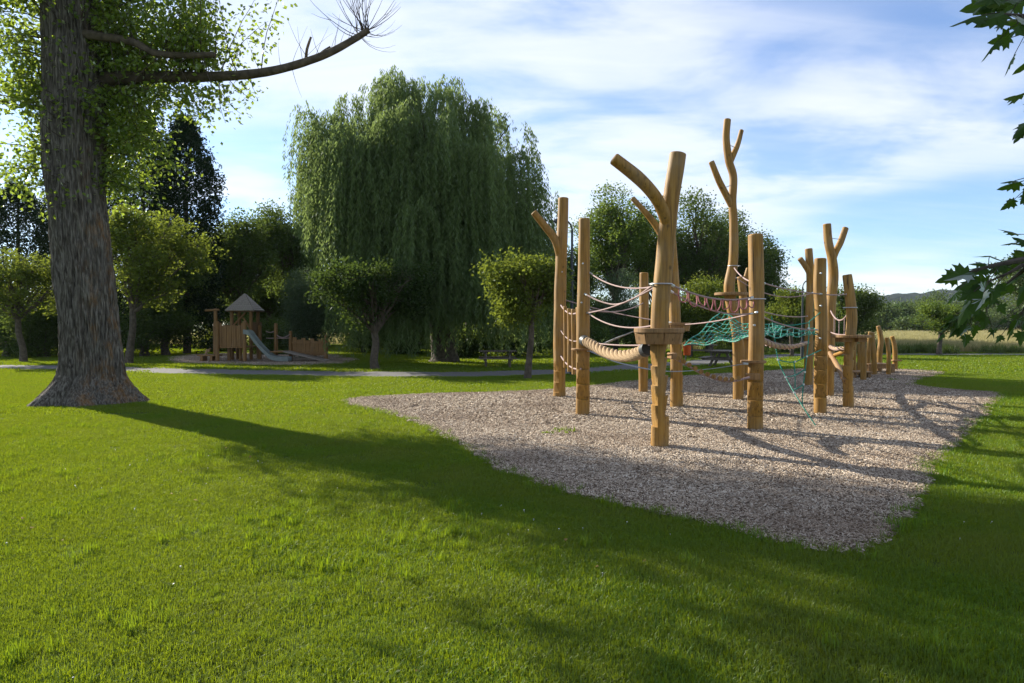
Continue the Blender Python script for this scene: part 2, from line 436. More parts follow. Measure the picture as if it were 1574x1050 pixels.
def sheet(name, poly, z, mat):
    me = bpy.data.meshes.new(name); me.from_pydata([(x, y, z) for x, y in poly], [], [tuple(range(len(poly)))])
    o = link_mesh(name, me, mat); return tag(o, kind='structure')

BED = ground_poly([(528, 616), (600, 637), (660, 660), (715, 686), (745, 704), (800, 733), (900, 764), (1000, 787), (1110, 815), (1200, 838), (1280, 849), (1335, 846),
                   (1370, 812), (1405, 765), (1438, 712), (1475, 673), (1510, 640), (1538, 612), (1532, 604), (1478, 601), (1415, 594), (1402, 590), (1412, 583), (1440, 577), (1448, 572), (1400, 569), (1330, 566), (1240, 567),
                   (1150, 573), (1080, 577), (1010, 583), (930, 591), (840, 600), (740, 604), (640, 607)])
BED = wobble(round_poly(BED, 3), .2, .12, 1)
BED2 = wobble(round_poly(ground_poly([(262, 556), (300, 559), (380, 562), (460, 562), (520, 560), (545, 553), (520, 547), (480, 543), (400, 543), (300, 545), (268, 549)]), 3), .4, .2, 2)
PATHC = [(-60, 31), (-40, 29.5), (-20.7, 27.7), (-11.6, 25.1), (-5.1, 23.7), (-2.2, 23.5), (.5, 24.3), (2.8, 25.6), (5.3, 27.9), (8.6, 31.0), (12.5, 35.6), (16.5, 38.8), (22, 39.6), (30, 39.6), (48, 39.6), (80, 41)]
pc = smooth_path([(x, y, 0) for x, y in PATHC], 8)
pl, pr = [], []
for i, p in enumerate(pc):
    t = (pc[min(i + 1, len(pc) - 1)] - pc[max(0, i - 1)]).normalized(); nn = Vector((-t.y, t.x, 0)); hw = 1.28 + .06 * math.sin(i * 1.3)
    pl.append(((p + nn * hw).x, (p + nn * hw).y)); pr.append(((p - nn * hw).x, (p - nn * hw).y))
PATH = pl + pr[::-1]
S = 3000
sheet('lawn', [(-S, -40), (S, -40), (S, S), (-S, S)], 0, M['lawn'])
sheet('play_area', BED, .008, M['chipbed'])
sheet('playhouse_area', BED2, .008, M['chipbed'])
me = bpy.data.meshes.new('path'); k = len(pl)
me.from_pydata([(x, y, .012) for x, y in pl + pr], [], [(i, k + i, k + i + 1, i + 1) for i in range(k - 1)])
tag(link_mesh('path', me, M['path']), kind='structure')
FIELD = [(11, 47), (17, 43.5), (30, 42.6), (60, 42.8), (140, 50), (420, 300), (150, 300), (60, 160), (20, 90)]
sheet('hay_field', FIELD, .02, M['field'])
FIELD2 = [(-60, 62), (-24, 58), (-14, 60), (-10, 95), (-40, 130), (-90, 130)]
sheet('far_meadow', FIELD2, .02, M['field'])
# wooded ridge behind the field
def hill():
    nx, ny = 260, 8; V = []
    xs = np.linspace(60, 900, nx)
    prof = 2 + 27 * np.clip((xs - 60) / 220, 0, 1) ** .6 + 12 * np.clip((xs - 300) / 260, 0, 1) + 2.2 * np.sin(xs * .013)
    tree = fbm(np.stack([xs * .09, xs * 0, xs * 0], 1), 4, 3) * 5
    for j in range(ny):
        u = j / (ny - 1)
        y = 640 + 160 * u + 0 * xs
        z = -1 + (prof * (u ** .7) + tree * (u > .5)) + fbm(np.stack([xs * .06, y * .06, xs * 0], 1), 3, 8) * 4 * u
        V.append(np.stack([xs, y, z], 1))
    V.append(np.stack([xs, 0 * xs + 900, 0 * xs - 1], 1)); ny += 1
    V = np.concatenate(V); Fq = [(j * nx + i, j * nx + i + 1, (j + 1) * nx + i + 1, (j + 1) * nx + i) for j in range(ny - 1) for i in range(nx - 1)]
    tag(np_mesh('wooded_hill', V, Fq, M['hill'], None, True), kind='structure')
hill()

# ------------------------------------------------------------------ scatter (grass, chips)
def scatter(name, P, rot, scl, idx, protos, label, cat):
    c = bpy.data.collections.new(name + '_source')
    for o in protos: c.objects.link(o)
    me = bpy.data.meshes.new(name); me.vertices.add(len(P)); me.vertices.foreach_set('co', np.asarray(P, np.float32).ravel())
    a = me.attributes.new('rot', 'FLOAT_VECTOR', 'POINT'); a.data.foreach_set('vector', np.asarray(rot, np.float32).ravel())
    a = me.attributes.new('scl', 'FLOAT', 'POINT'); a.data.foreach_set('value', np.asarray(scl, np.float32).ravel())
    a = me.attributes.new('idx', 'INT', 'POINT'); a.data.foreach_set('value', np.asarray(idx, np.int32).ravel())
    o = bpy.data.objects.new(name, me); COL.objects.link(o)
    g = bpy.data.node_groups.new(name, 'GeometryNodeTree')
    g.interface.new_socket('Geometry', in_out='INPUT', socket_type='NodeSocketGeometry')
    g.interface.new_socket('Geometry', in_out='OUTPUT', socket_type='NodeSocketGeometry')
    n = g.nodes; l = g.links
    gi = n.new('NodeGroupInput'); go = n.new('NodeGroupOutput'); ip = n.new('GeometryNodeInstanceOnPoints')
    ci = n.new('GeometryNodeCollectionInfo'); ci.inputs['Collection'].default_value = c; ci.inputs['Separate Children'].default_value = True; ci.inputs['Reset Children'].default_value = True
    def attr(nm, ty):
        x = n.new('GeometryNodeInputNamedAttribute'); x.data_type = ty; x.inputs['Name'].default_value = nm; return x.outputs['Attribute']
    l.new(gi.outputs[0], ip.inputs['Points']); l.new(ci.outputs[0], ip.inputs['Instance']); ip.inputs['Pick Instance'].default_value = True
    l.new(attr('idx', 'INT'), ip.inputs['Instance Index'])
    er = n.new('FunctionNodeEulerToRotation'); l.new(attr('rot', 'FLOAT_VECTOR'), er.inputs[0]); l.new(er.outputs[0], ip.inputs['Rotation'])
    l.new(attr('scl', 'FLOAT'), ip.inputs['Scale']); l.new(ip.outputs[0], go.inputs[0])
    md = o.modifiers.new('scatter', 'NODES'); md.node_group = g
    return tag(o, label, cat, kind='stuff')
def proto(name, V, Fq, mat):
    V = np.asarray(V, np.float32); Fq = np.asarray(Fq, np.int32); k = Fq.shape[1]
    me = bpy.data.meshes.new(name); me.vertices.add(len(V)); me.vertices.foreach_set('co', V.ravel())
    me.loops.add(Fq.size); me.loops.foreach_set('vertex_index', Fq.ravel()); me.polygons.add(len(Fq))
    me.polygons.foreach_set('loop_start', np.arange(0, Fq.size, k, dtype=np.int32)); me.update(calc_edges=True)
    me.materials.append(mat); return bpy.data.objects.new(name, me)
def blades(n, size, h0, h1, w, bend, rng, clump=0):
    if clump:
        c = rng.uniform(-size / 2, size / 2, (clump, 2)); P = c[rng.integers(0, clump, n)] + rng.normal(0, size * .07, (n, 2))
    else: P = rng.uniform(-size / 2, size / 2, (n, 2))
    h = h0 + (h1 - h0) * rng.beta(1.6, 2.2, n); a = rng.uniform(0, 2 * np.pi, n); be = rng.uniform(.15, 1, n) * bend
    dx, dy = np.cos(a), np.sin(a); sa = a + np.pi / 2 + rng.normal(0, .5, n); sx, sy = np.cos(sa) * w / 2, np.sin(sa) * w / 2
    V = np.zeros((n, 5, 3)); z0 = -.01
    V[:, 0] = np.stack([P[:, 0] - sx, P[:, 1] - sy, np.full(n, z0)], 1); V[:, 1] = np.stack([P[:, 0] + sx, P[:, 1] + sy, np.full(n, z0)], 1)
    mx = P[:, 0] + dx * be * h * .3; my = P[:, 1] + dy * be * h * .3
    V[:, 2] = np.stack([mx + sx * .8, my + sy * .8, h * .6], 1); V[:, 3] = np.stack([mx - sx * .8, my - sy * .8, h * .6], 1)
    V[:, 4] = np.stack([P[:, 0] + dx * be * h, P[:, 1] + dy * be * h, h * (1 - .25 * be)], 1)
    b = (np.arange(n) * 5)[:, None]
    T = np.concatenate([b + [0, 1, 2], b + [0, 2, 3], b + [3, 2, 4]], 0)
    return V.reshape(-1, 3), T
def jitter_grid(x0, x1, y0, y1, s, rng):
    gx, gy = np.meshgrid(np.arange(x0, x1, s), np.arange(y0, y1, s)); P = np.stack([gx.ravel(), gy.ravel()], 1)
    return P + rng.uniform(-s * .42, s * .42, P.shape)
def in_view(P, margin):
    return (np.abs(P[:, 0]) < P[:, 1] * .80 + margin)
TREE_BASE = W(140, 560, 15.0); TREE_XY = (TREE_BASE.x, 15.0)
def lawn_scatter():
    rng = np.random.default_rng(3); protos = []
    for k in range(4): protos.append(proto('a_turf%d' % k, *blades(700, .34, .016, .052, .0031, 1.0, rng), M['grass']))       # 0-3 short turf
    for k in range(3): protos.append(proto('b_tuft%d' % k, *blades(64, .28, .04, .15, .0050, .75, rng, 8), M['grass_lush']))  # 4-6 longer tufts
    for k in range(3): protos.append(proto('c_turf%d' % k, *blades(260, .55, .025, .065, .0095, .9, rng), M['grass']))       # 7-9 mid distance
    for k in range(2): protos.append(proto('d_turf%d' % k, *blades(220, 1.0, .03, .085, .022, .9, rng), M['grass']))         # 10-11 far
    allP, allI, allS = [], [], []
    def zone(y0, y1, s, ids, sc, xm):
        P = jitter_grid(-xm, xm, y0, y1, s, rng); P = P[in_view(P, 1.6) & (P[:, 1] >= y0) & (P[:, 1] < y1)]
        P = P[~inside(P, BED) & ~inside(P, BED2) & ~inside(P, PATH) & ~inside(P, FIELD)]
        P = P[np.hypot(P[:, 0] - TREE_XY[0], P[:, 1] - TREE_XY[1]) > .75]
        allP.append(P); allI.append(rng.choice(ids, len(P))); allS.append(rng.uniform(sc[0], sc[1], len(P)) * (.66 + .75 * fbm(np.c_[P * 1.6, P[:, :1] * 0], 4, 4)))
    zone(1.6, 7, .19, [0, 1, 2, 3], (.9, 1.25), 8); zone(7, 13, .25, [0, 1, 2, 3], (1.0, 1.35), 13)
    zone(13, 24, .28, [7, 8, 9], (.85, 1.2), 22); zone(24, 60, .6, [10, 11], (.85, 1.3), 52)
    # longer tufts, thick along the chip edge and in drifts on the open lawn
    P = jitter_grid(-14, 14, 1.6, 18, .17, rng); P = P[in_view(P, 1.2)]; P = P[~inside(P, BED)]
    P = P[np.hypot(P[:, 0] - TREE_XY[0], P[:, 1] - TREE_XY[1]) > 1.0]
    e = edge_dist(P, BED); dr = fbm(np.c_[P * .55, P[:, :1] * 0], 4, 9)
    keep = rng.uniform(size=len(P)) < np.where(e < .14, .75, np.clip((dr - .50) * 2.2, 0.025, .4))
    P = P[keep]; allP.append(P); allI.append(rng.choice([4, 5, 6], len(P))); allS.append(rng.uniform(.6, 1.2, len(P)) * np.where(e[keep] < .14, .95, .9))
    P = np.concatenate(allP); n = len(P)
    scatter('lawn_grass', np.c_[P, np.zeros(n)], np.c_[np.zeros((n, 2)), rng.uniform(0, 6.28, n)], np.concatenate(allS), np.concatenate(allI), protos, 'short mown green grass covering the park lawn', 'grass')
lawn_scatter()
def meadow_scatter():
    rng = np.random.default_rng(5); protos = []
    for k in range(3): protos.append(proto('hay%d' % k, *blades(120, 1.3, .45, .95, .03, .5, rng), M['meadow']))
    for k in range(2): protos.append(proto('verge%d' % k, *blades(130, 1.4, .3, .8, .03, .6, rng, 6), M['reed']))
    A = []; I = []; Sx = []
    for y0, y1, s, sc in ((43, 70, .8, .9), (70, 130, 1.6, 1.1), (130, 260, 3.4, 1.35)):
        P = jitter_grid(8, 260, y0, y1, s, rng); P = P[in_view(P, 3) & inside(P, FIELD)]
        A.append(P); I.append(rng.choice([0, 1, 2], len(P))); Sx.append(sc * rng.uniform(.8, 1.1, len(P)))
    P = jitter_grid(-60, -10, 58, 120, 1.6, rng); P = P[inside(P, FIELD2) & in_view(P, 3)]; A.append(P); I.append(rng.choice([0, 1, 2], len(P))); Sx.append(rng.uniform(.8, 1.1, len(P)))
    P = jitter_grid(13, 60, 41.4, 44.4, .55, rng); P = P[rng.uniform(size=len(P)) < .12 + .7 * (fbm(np.c_[P * .25, P[:, :1] * 0], 2, 2) > .5)]
    A.append(P); I.append(rng.choice([3, 4], len(P))); Sx.append(rng.uniform(.6, 1.15, len(P)) * (.5 + fbm(np.c_[P * .2, P[:, :1] * 0], 2, 7)))
    P = np.concatenate(A); n = len(P)
    scatter('meadow_grass', np.c_[P, np.zeros(n)], np.c_[np.zeros((n, 2)), rng.uniform(0, 6.28, n)], np.concatenate(Sx), np.concatenate(I), protos, 'tall pale hay grass filling the field behind the path', 'grass')
meadow_scatter()
def chip_mesh(n, size, sc, rng, zr=.022):
    """n loose chips strewn over a square patch"""
    L = rng.uniform(.014, .048, n) * sc; L *= rng.choice([1, 1, 1, 1.5], n); w = rng.uniform(.007, .016, n) * sc; t = rng.uniform(.003, .006, n)
    P = np.c_[rng.uniform(-size / 2, size / 2, (n, 2)), rng.uniform(.006, .006 + zr, n)]
    a = rng.uniform(0, 6.28, n); p = rng.normal(0, .33, n); q = rng.normal(0, .33, n)
    D = np.stack([np.cos(a) * np.cos(p), np.sin(a) * np.cos(p), np.sin(p)], 1); S_ = np.stack([-np.sin(a) * np.cos(q), np.cos(a) * np.cos(q), np.sin(q)], 1); N = norm(np.cross(D, S_)); S_ = np.cross(N, D)
    V = np.zeros((n, 8, 3)); k = 0
    for h, f in ((0, 1), (1, .85)):
        for x, y in ((-.5, -.5), (.5, -.38), (.5, .34), (-.46, .5)):
            V[:, k] = P + D * (x * f * L)[:, None] + S_ * (y * f * w)[:, None] + N * (h * t)[:, None]; k += 1
    b0 = (np.arange(n) * 8)[:, None]; Fq = np.concatenate([b0 + f for f in ([4, 5, 6, 7], [0, 1, 5, 4], [1, 2, 6, 5], [2, 3, 7, 6], [3, 0, 4, 7])])
    return V.reshape(-1, 3), Fq
def chip_scatter():
    rng = np.random.default_rng(6); protos = []
    for k in range(4): protos.append(proto('a_chips%d' % k, *chip_mesh(1000, .5, 1.0, rng), M['chip']))
    for k in range(3): protos.append(proto('b_chips%d' % k, *chip_mesh(900, 1.0, 1.5, rng, .03), M['chip']))
    for k in range(2): protos.append(proto('c_chips%d' % k, *chip_mesh(60, .18, 1.0, rng), M['chip']))
    A = []; I = []; bx = np.array(BED)
    for y0, y1, s, ids, m in ((4, 12, .37, [0, 1, 2, 3], .28), (12, 28, .74, [4, 5, 6], .5)):
        P = jitter_grid(bx[:, 0].min(), bx[:, 0].max(), y0, y1, s, rng); P = P[in_view(P, 1.2) & inside(P, BED)]; P = P[edge_dist(P, BED) > m]
        A.append(P); I.append(rng.choice(ids, len(P)))
    P = np.c_[rng.uniform(bx[:, 0].min(), bx[:, 0].max(), 120000), rng.uniform(4, 27, 120000)]; P = P[inside(P, BED)]; e = edge_dist(P, BED); P = P[(e < .6) & (e > .02)]; A.append(P); I.append(rng.choice([7, 8], len(P)))
    P = np.array([G(rng.uniform(262, 545), rng.uniform(544, 562))[:2] for _ in range(900)]); P = P[inside(P, BED2)]; P = P[edge_dist(P, BED2) > .4]; A.append(P); I.append(rng.choice([4, 5, 6], len(P)))
    P = np.concatenate(A); n = len(P)
    scatter('wood_chips', np.c_[P, np.zeros(n)], np.c_[np.zeros((n, 2)), rng.uniform(0, 6.28, n)], rng.uniform(.95, 1.1, n), np.concatenate(I), protos, 'loose pale wood chips covering the play area', 'wood chips')
chip_scatter()
# daisies and fallen leaves on the lawn
def bits():
    rng = np.random.default_rng(9); pro = []
    an = np.linspace(0, 2 * np.pi, 9)[:-1]
    V = [(np.cos(a) * (.011 if i % 2 else .007), np.sin(a) * (.011 if i % 2 else .007), .055) for i, a in enumerate(an)] + [(0, 0, .060), (0, .002, 0)]
    M['daisy'] = flat_mat('daisy_petal', (.8, .8, .76), .7, 0, .05, 50, .05); M['dry_leaf'] = flat_mat('dry_leaf', (.24, .13, .045), .8, 0, .3, 40, .3)
    pro.append(proto('a_daisy', V, [(i, (i + 1) % 8, 8) for i in range(8)] + [(9, 0, 4)], M['daisy']))
    pro.append(proto('b_leaf', [(0, -.03, .03), (.022, 0, .045), (0, .035, .035), (-.02, .002, .05)], [(0, 1, 3), (1, 2, 3)], M['dry_leaf']))
    P = np.c_[rng.uniform(-9, 9, 900), rng.uniform(2.5, 16, 900)]; P = P[in_view(P, .5) & ~inside(P, BED)]; P = P[fbm(np.c_[P * .5, P[:, :1] * 0], 3, 31) > .55]; n = len(P)
    scatter('lawn_flowers', np.c_[P, np.zeros(n)], np.c_[rng.normal(0, .25, (n, 2)), rng.uniform(0, 6.28, n)], rng.uniform(.45, .8, n), (rng.uniform(size=n) < .4).astype(int), pro, 'tiny white daisies and fallen leaves dotted in the lawn', 'flowers')
bits()
# ------------------------------------------------------------------ trees
def limb_path(a, b, rise, rng, n=7, wob=.06):
    a = Vector(a); b = Vector(b); L = (b - a).length; out = []
    for i in range(n):
        t = i / (n - 1); p = a.lerp(b, t); p.z += rise * L * math.sin(math.pi * t) * .5
        if 0 < i < n - 1: p += Vector(rng.normal(0, wob * L / n * 1.5, 3))
        out.append(p)
    return out
def lobes_for(c, rad, k, rng, lo=.34, hi=.55, zmin=None):
    out = []
    for i in range(k):
        d = rng.normal(size=3); d /= np.linalg.norm(d); q = rng.uniform(.35, .80)
        p = np.array(c) + d * np.array(rad) * q
        r = np.array(rad) * rng.uniform(lo, hi) * np.array([1, 1, .85])
        if zmin is not None and p[2] - r[2] < zmin: p[2] = zmin + r[2] * rng.uniform(.8, 1.1)
        out.append((p, r))
    return out
def crown_points(lobes, n, rng, cl=.16, per=10, gap=.42, freq=1.1, seed=0):
    w = np.array([r[0] * r[1] + r[0] * r[2] for p, r in lobes]); w /= w.sum(); out = []
    for (p, r), q in zip(lobes, w):
        m = int(n * q / per * 1.7) + 2
        d = rand_dirs(m, rng); u = rng.uniform(.15, 1.06, m) ** .38
        out.append(p + d * u[:, None] * r)
    P = np.concatenate(out); P = P[fbm(P * freq, 3, seed + 20) > gap]
    P = np.repeat(P, per, 0) + rng.normal(0, cl, (len(P) * per, 3)) * [1, 1, .75]
    return P
def tree(name, label, cat, base, trunk_r, fork_z, lobes, n, leaf, mat, seed, bark='bark', lean=(0, 0), group=None, cl=None, gap=.40, freq=1.1, stems=1, up=.7, droop=.35, aspect=.62):
    rng = np.random.default_rng(seed); base = Vector(base)
    t = thing(name, label, cat, base, group)
    mb = MB()
    for s in range(stems):
        b0 = base + Vector((rng.normal(0, .22), rng.normal(0, .22), 0)) * (stems > 1)
        fk = Vector((b0.x + lean[0], b0.y + lean[1], fork_z))
        path = [b0 + Vector((0, 0, -.1)), b0 + Vector((0, 0, .06)), b0.lerp(fk, .35) + Vector(rng.normal(0, .04, 3)), b0.lerp(fk, .7) + Vector(rng.normal(0, .05, 3)), fk]
        pp = smooth_path(path, 4); mb.tube(pp, lerp_list([trunk_r * 1.55, trunk_r * 1.25, trunk_r, trunk_r * .92, trunk_r * .85], len(pp)), 10)
        for i, (p, r) in enumerate(lobes):
            if stems > 1 and i % stems != s: continue
            q = smooth_path(limb_path(fk - Vector((0, 0, rng.uniform(0, .25) * fork_z * .3)), p, .12, rng), 2)
            r0 = trunk_r * rng.uniform(.35, .6); mb.tube(q, lerp_list([r0, r0 * .6, r0 * .25], len(q)), 6)
            for k in range(4):
                d = rand_dirs(1, rng, .3)[0]; e = np.array(p) + d * r * .85
                st = q[int(len(q) * rng.uniform(.55, .95)) - 1]
                qq = limb_path(st, e, .1, rng, 4); mb.tube(qq, [r0 * .28, r0 * .2, r0 * .13, r0 * .05], 4)
    mb.build('trunk', M[bark], t)
    P = crown_points(lobes, n, rng, cl or leaf * 1.5, 10, gap, freq, seed)
    V, Fq = leaf_cloud(P, rng, leaf, leaf * aspect, up, droop)
    np_mesh('crown', V, Fq, M[mat], t)
    return t
def bush(name, label, cat, base, rad, h, n, leaf, mat, seed, group=None, gap=.36):
    rng = np.random.default_rng(seed); base = Vector(base)
    lobes = lobes_for((base.x, base.y, h * .52), (rad[0], rad[1], h * .5), 9, rng, .42, .62, -.1)
    return tree(name, label, cat, base, .05 + .01 * h, h * .25, lobes, n, leaf, mat, seed, group=group, stems=3, gap=gap)

# the big poplar
def poplar():
    rng = np.random.default_rng(21); D0 = 15.0
    t = thing('poplar_tree', 'massive old poplar with furrowed grey bark and long bare-ended limb at left', 'tree', (TREE_BASE.x, D0, 0))
    zs = []; cs = []; rs = []
    for px, py, w in ((141, 618, 142), (141, 600, 128), (142, 575, 104), (141, 550, 97), (138, 510, 92), (134, 467, 89), (128, 400, 88), (122, 333, 90), (116, 290, 93), (114, 200, 96), (114, 100, 98), (108, 10, 90), (104, -100, 80), (108, -300, 66), (112, -600, 44)):
        p = W(px, py, D0); zs.append(p.z); cs.append(p.x); rs.append(w * .5 * D0 / F * .80)
    zs = np.array(zs); zs[0] = -.06
    nz, na = 330, 300
    zz = np.concatenate([np.linspace(-.06, 9.2, 290), np.linspace(9.3, zs[-1], 40)])
    cx = np.interp(zz, zs, cs); rr = np.interp(zz, zs, rs); cx = np.convolve(np.pad(cx, 6, 'edge'), np.ones(13) / 13, 'valid')
    an = np.linspace(0, 2 * np.pi, na, endpoint=False)
    Z, A = np.meshgrid(zz, an, indexing='ij'); RR = np.repeat(rr[:, None], na, 1); CX = np.repeat(cx[:, None], na, 1)
    fl = np.clip(1 - Z / .8, 0, 1) ** 2.4
    lob = .5 + .5 * np.sin(A * 5 + .8) * .6 + .35 * np.sin(A * 3 + 2.2) + .25 * np.sin(A * 8)
    RR = RR + fl * (.05 + .42 * np.clip(lob, 0, 1.4) * .7)
    q = np.stack([np.cos(A) * 9 + .2 * np.sin(Z * 2.3), np.sin(A) * 9, Z * 1.4], 2).reshape(-1, 3)
    wp = (fbm(q * .8 + 7, 2, 2) - .5)[:, None] * [1.1, 1.1, .5]
    n1 = fbm((q + wp) * [1, 1, 1] * 1.35, 2, 1); ridge = 1 - np.abs(2 * n1 - 1) * 2.2
    n2 = fbm(q * [3.2, 3.2, 2.0], 2, 6); ridge2 = 1 - np.abs(2 * n2 - 1) * 2
    n3 = vnoise(q * [.25, .25, .8], 9)
    disp = np.clip(ridge, -.8, 1) * .050 + np.clip(ridge2, -.6, 1) * .024 + (n3 - .5) * .10
    RR = RR + (disp.reshape(RR.shape)) * np.clip(1.1 - Z / 26, .4, 1)
    V = np.stack([CX + np.cos(A) * RR, D0 + np.sin(A) * RR, Z], 2).reshape(-1, 3)
    i, j = np.meshgrid(np.arange(nz - 1), np.arange(na), indexing='ij'); j2 = (j + 1) % na
    Fq = np.stack([i * na + j, i * na + j2, (i + 1) * na + j2, (i + 1) * na + j], 2).reshape(-1, 4)
    np_mesh('trunk', V, Fq, M['trunk'], t, True)
    def limb(name, pix, ws, label=None, per=6):
        P = smooth_path([W(x, y, D0 + dy) for x, y, dy in pix], per); rad = np.array(lerp_list([w * .5 * D0 / F for w in ws], len(P)))
        rad = rad * (1 + .10 * (fbm(np.array([(p.x * 5, p.z * 5, 0) for p in P]), 2, 3) - .5))
        o = MB().tube(P, list(rad), 14).build(name, M['bark'], t, 50)
        if label: o['label'] = label
        return P, o
    main, mo = limb('limb', [(120, 124, 0), (165, 121, .1), (250, 118, .15), (320, 118, .2), (385, 114, .1), (440, 104, 0), (500, 84, -.1), (545, 60, -.15), (567, 46, -.2)], [24, 22, 17, 15, 14, 12.5, 11.5, 10, 9], 'long near-horizontal limb ending in a bare cut stub', 7)
    sec, _ = limb('limb', [(120, 52, -.2), (160, 57, -.4), (205, 65, -.55), (240, 82, -.6), (290, 85, -.6), (331, 84, -.6)], [15, 13, 11, 10, 9, 8.5], 'shorter cut-off limb above the long one')
    limb('limb', [(130, 120, .2), (175, 128, .5), (195, 145, .8), (210, 168, 1.0), (222, 185, 1.1)], [12, 9, 7, 5, 2], 'short dead limb drooping under the long one')
    for a, b in (((470, 94), (478, 57)), ((488, 88), (508, 72))):
        MB().tube(smooth_path([W(*a, D0 - .05), W((a[0] + b[0]) / 2 - 2, (a[1] + b[1]) / 2, D0 - .05), W(*b, D0 - .05)], 3), [.035, .034, .032, .03, .03, .027, .024], 7).build('stub', M['trunk'], mo)
    # bare twigs: bristling at the stub and thin ones along the limb
    tw = MB(); tip = main[-1]
    def twig(p, d, L, curl, r=.011):
        pts = []; p = Vector(p); d = Vector(d).normalized()
        for k in range(7):
            pts.append(p.copy()); p = p + d * L / 6; d = (d + Vector(curl) / 6 + Vector(rng.normal(0, .05, 3))).normalized()
        tw.tube(pts, [r * (1 - .12 * k) for k in range(7)], 4); return pts
    for k in range(24):
        s = main[-1 - rng.integers(0, 7)]; a = rng.uniform(-1.3, 1.15)
        pts = twig(s, (math.sin(a), rng.normal(0, .35), math.cos(a)), rng.uniform(.7, 1.35), (math.sin(a) * .2 - .1 * np.sign(a), 0, .9 if abs(a) > .6 else .1), .010)
        if rng.uniform() < .6: twig(pts[3], Vector((math.sin(a) + rng.normal(0, .5), rng.normal(0, .4), math.cos(a))), .5, (0, 0, .3), .006)
    for k in range(9):
        s = main[-1 - rng.integers(0, 6)]; twig(s, (rng.uniform(.3, 1), rng.normal(0, .4), rng.uniform(-.9, -.1)), rng.uniform(.4, .9), (.2, 0, 1.3), .006)
    for k in range(14):
        s = main[rng.integers(30, 48)]; twig(s, (rng.normal(0, .45), rng.normal(0, .4), 1 if rng.uniform() < .7 else -.7), rng.uniform(.5, 1.1), (.3, 0, .2), .006)
    # leafy shoots
    LP, LD = [], []
    def sprig(p, d, L, curl, n, spread):
        pts = twig(p, d, L, curl, .008 + .003 * L); A = np.array(pts)
        u = rng.uniform(.12, 1, n) * 6; k = np.clip(u.astype(int), 0, 5); q = A[k] + (A[k + 1] - A[k]) * (u - k)[:, None]
        off = rng.normal(0, spread, (n, 3)); LP.append(q + off); dd = off.copy(); dd[:, 2] -= spread * .9; LD.append(norm(dd))
    def trunk_at(z): return np.array([np.interp(z, zz, cx), D0, z]), np.interp(z, zz, rr)
    for k in range(360):
        z = rng.uniform(4.6, 10.2); c, r = trunk_at(z); a = rng.uniform(0, 2 * np.pi)
        if a > np.pi * 1.15 and a < np.pi * 1.85 and rng.uniform() < .72: continue        # few shoots toward the viewer
        d = np.array([math.cos(a), math.sin(a), rng.uniform(-.05, .9)])
        L = rng.uniform(.5, 2.7) * (1.0 if math.cos(a) < 0 else .95) * (.45 if (np.pi * 1.1 < a < np.pi * 1.9) else 1) * (.75 + .25 * (z > 5.6))
        sprig(c + d * [r, r, 0], d, L, (0, 0, rng.uniform(-1.3, .2)), int(34 + 80 * L / 1.6), .11 + .045 * L)
    for k in range(60):                                                                    # small sprigs on the bole
        z = rng.uniform(4.2, 8.6); c, r = trunk_at(z); a = rng.uniform(np.pi * 1.0, np.pi * 1.75); d = np.array([math.cos(a), math.sin(a), .3])
        sprig(c + d * [r, r, 0], d, rng.uniform(.2, .6), (0, 0, -1.5), 22, .10)
    for k in range(46):                                                                    # shoots rising from the long limb
        s = main[int(rng.triangular(4, 12, 34))]; sprig(s, (rng.normal(.12, .25), rng.normal(0, .35), 1), rng.uniform(.7, 2.2), (.25, 0, 0), int(rng.uniform(40, 95)), .14)
    for k in range(34):                                                                    # and hanging under it
        s = main[int(rng.triangular(5, 9, 30))]; sprig(s, (rng.normal(.1, .5), rng.normal(0, .4), -1), rng.uniform(.3, 1.5), (.6, 0, .4), int(rng.uniform(20, 55)), .15)
    for k in range(40):
        s = sec[rng.integers(6, len(sec))]; sprig(s, (rng.normal(.1, .5), rng.normal(0, .5), rng.choice([1, 1, -.7])), rng.uniform(.5, 1.6), (.2, 0, 0), 60, .15)
    P = np.concatenate(LP); Dn = np.concatenate(LD)
    front = (P[:, 1] < D0) & (np.abs(P[:, 0] - np.interp(P[:, 2], zz, cx)) < np.interp(P[:, 2], zz, rr) * 1.05)
    lx = np.array([p.x for p in main]); lz = np.array([p.z for p in main])
    # the limbs stand clear of the leaf curtain on the open side
    lx = np.array([p.x / p.y for p in main]); lz = np.array([(p.z - 1.7) / p.y for p in main]); sx = np.array([p.x / p.y for p in sec]); sz = np.array([(p.z - 1.7) / p.y for p in sec])
    ex = P[:, 0] / P[:, 1]; ez = (P[:, 2] - 1.7) / P[:, 1]
    onlimb = (P[:, 1] < D0 + .2) & (ex > lx[0]) & (np.abs(ez - np.interp(ex, lx, lz)) < .012)
    onlimb |= (P[:, 1] < D0 - .35) & (ex > sx[0]) & (ex < sx[-1]) & (np.abs(ez - np.interp(ex, sx, sz)) < .009)
    keep = ~((front & (rng.uniform(size=len(P)) < .84)) | (onlimb & (rng.uniform(size=len(P)) < .93))); P = P[keep]; Dn = Dn[keep]; n = len(P)
    N = rand_dirs(n, rng, .8); Dn = norm(Dn - N * np.sum(Dn * N, 1, keepdims=True))
    V, Fq = leaf_arrays(P, Dn, N, rng.uniform(.07, .13, n), rng.uniform(.06, .105, n), .12)
    np_mesh('foliage', V, Fq, M['leaf_poplar'], t)
    tw.build('twig', M['twig'], t)
    # the crown above
    up = MB(); lobes = []
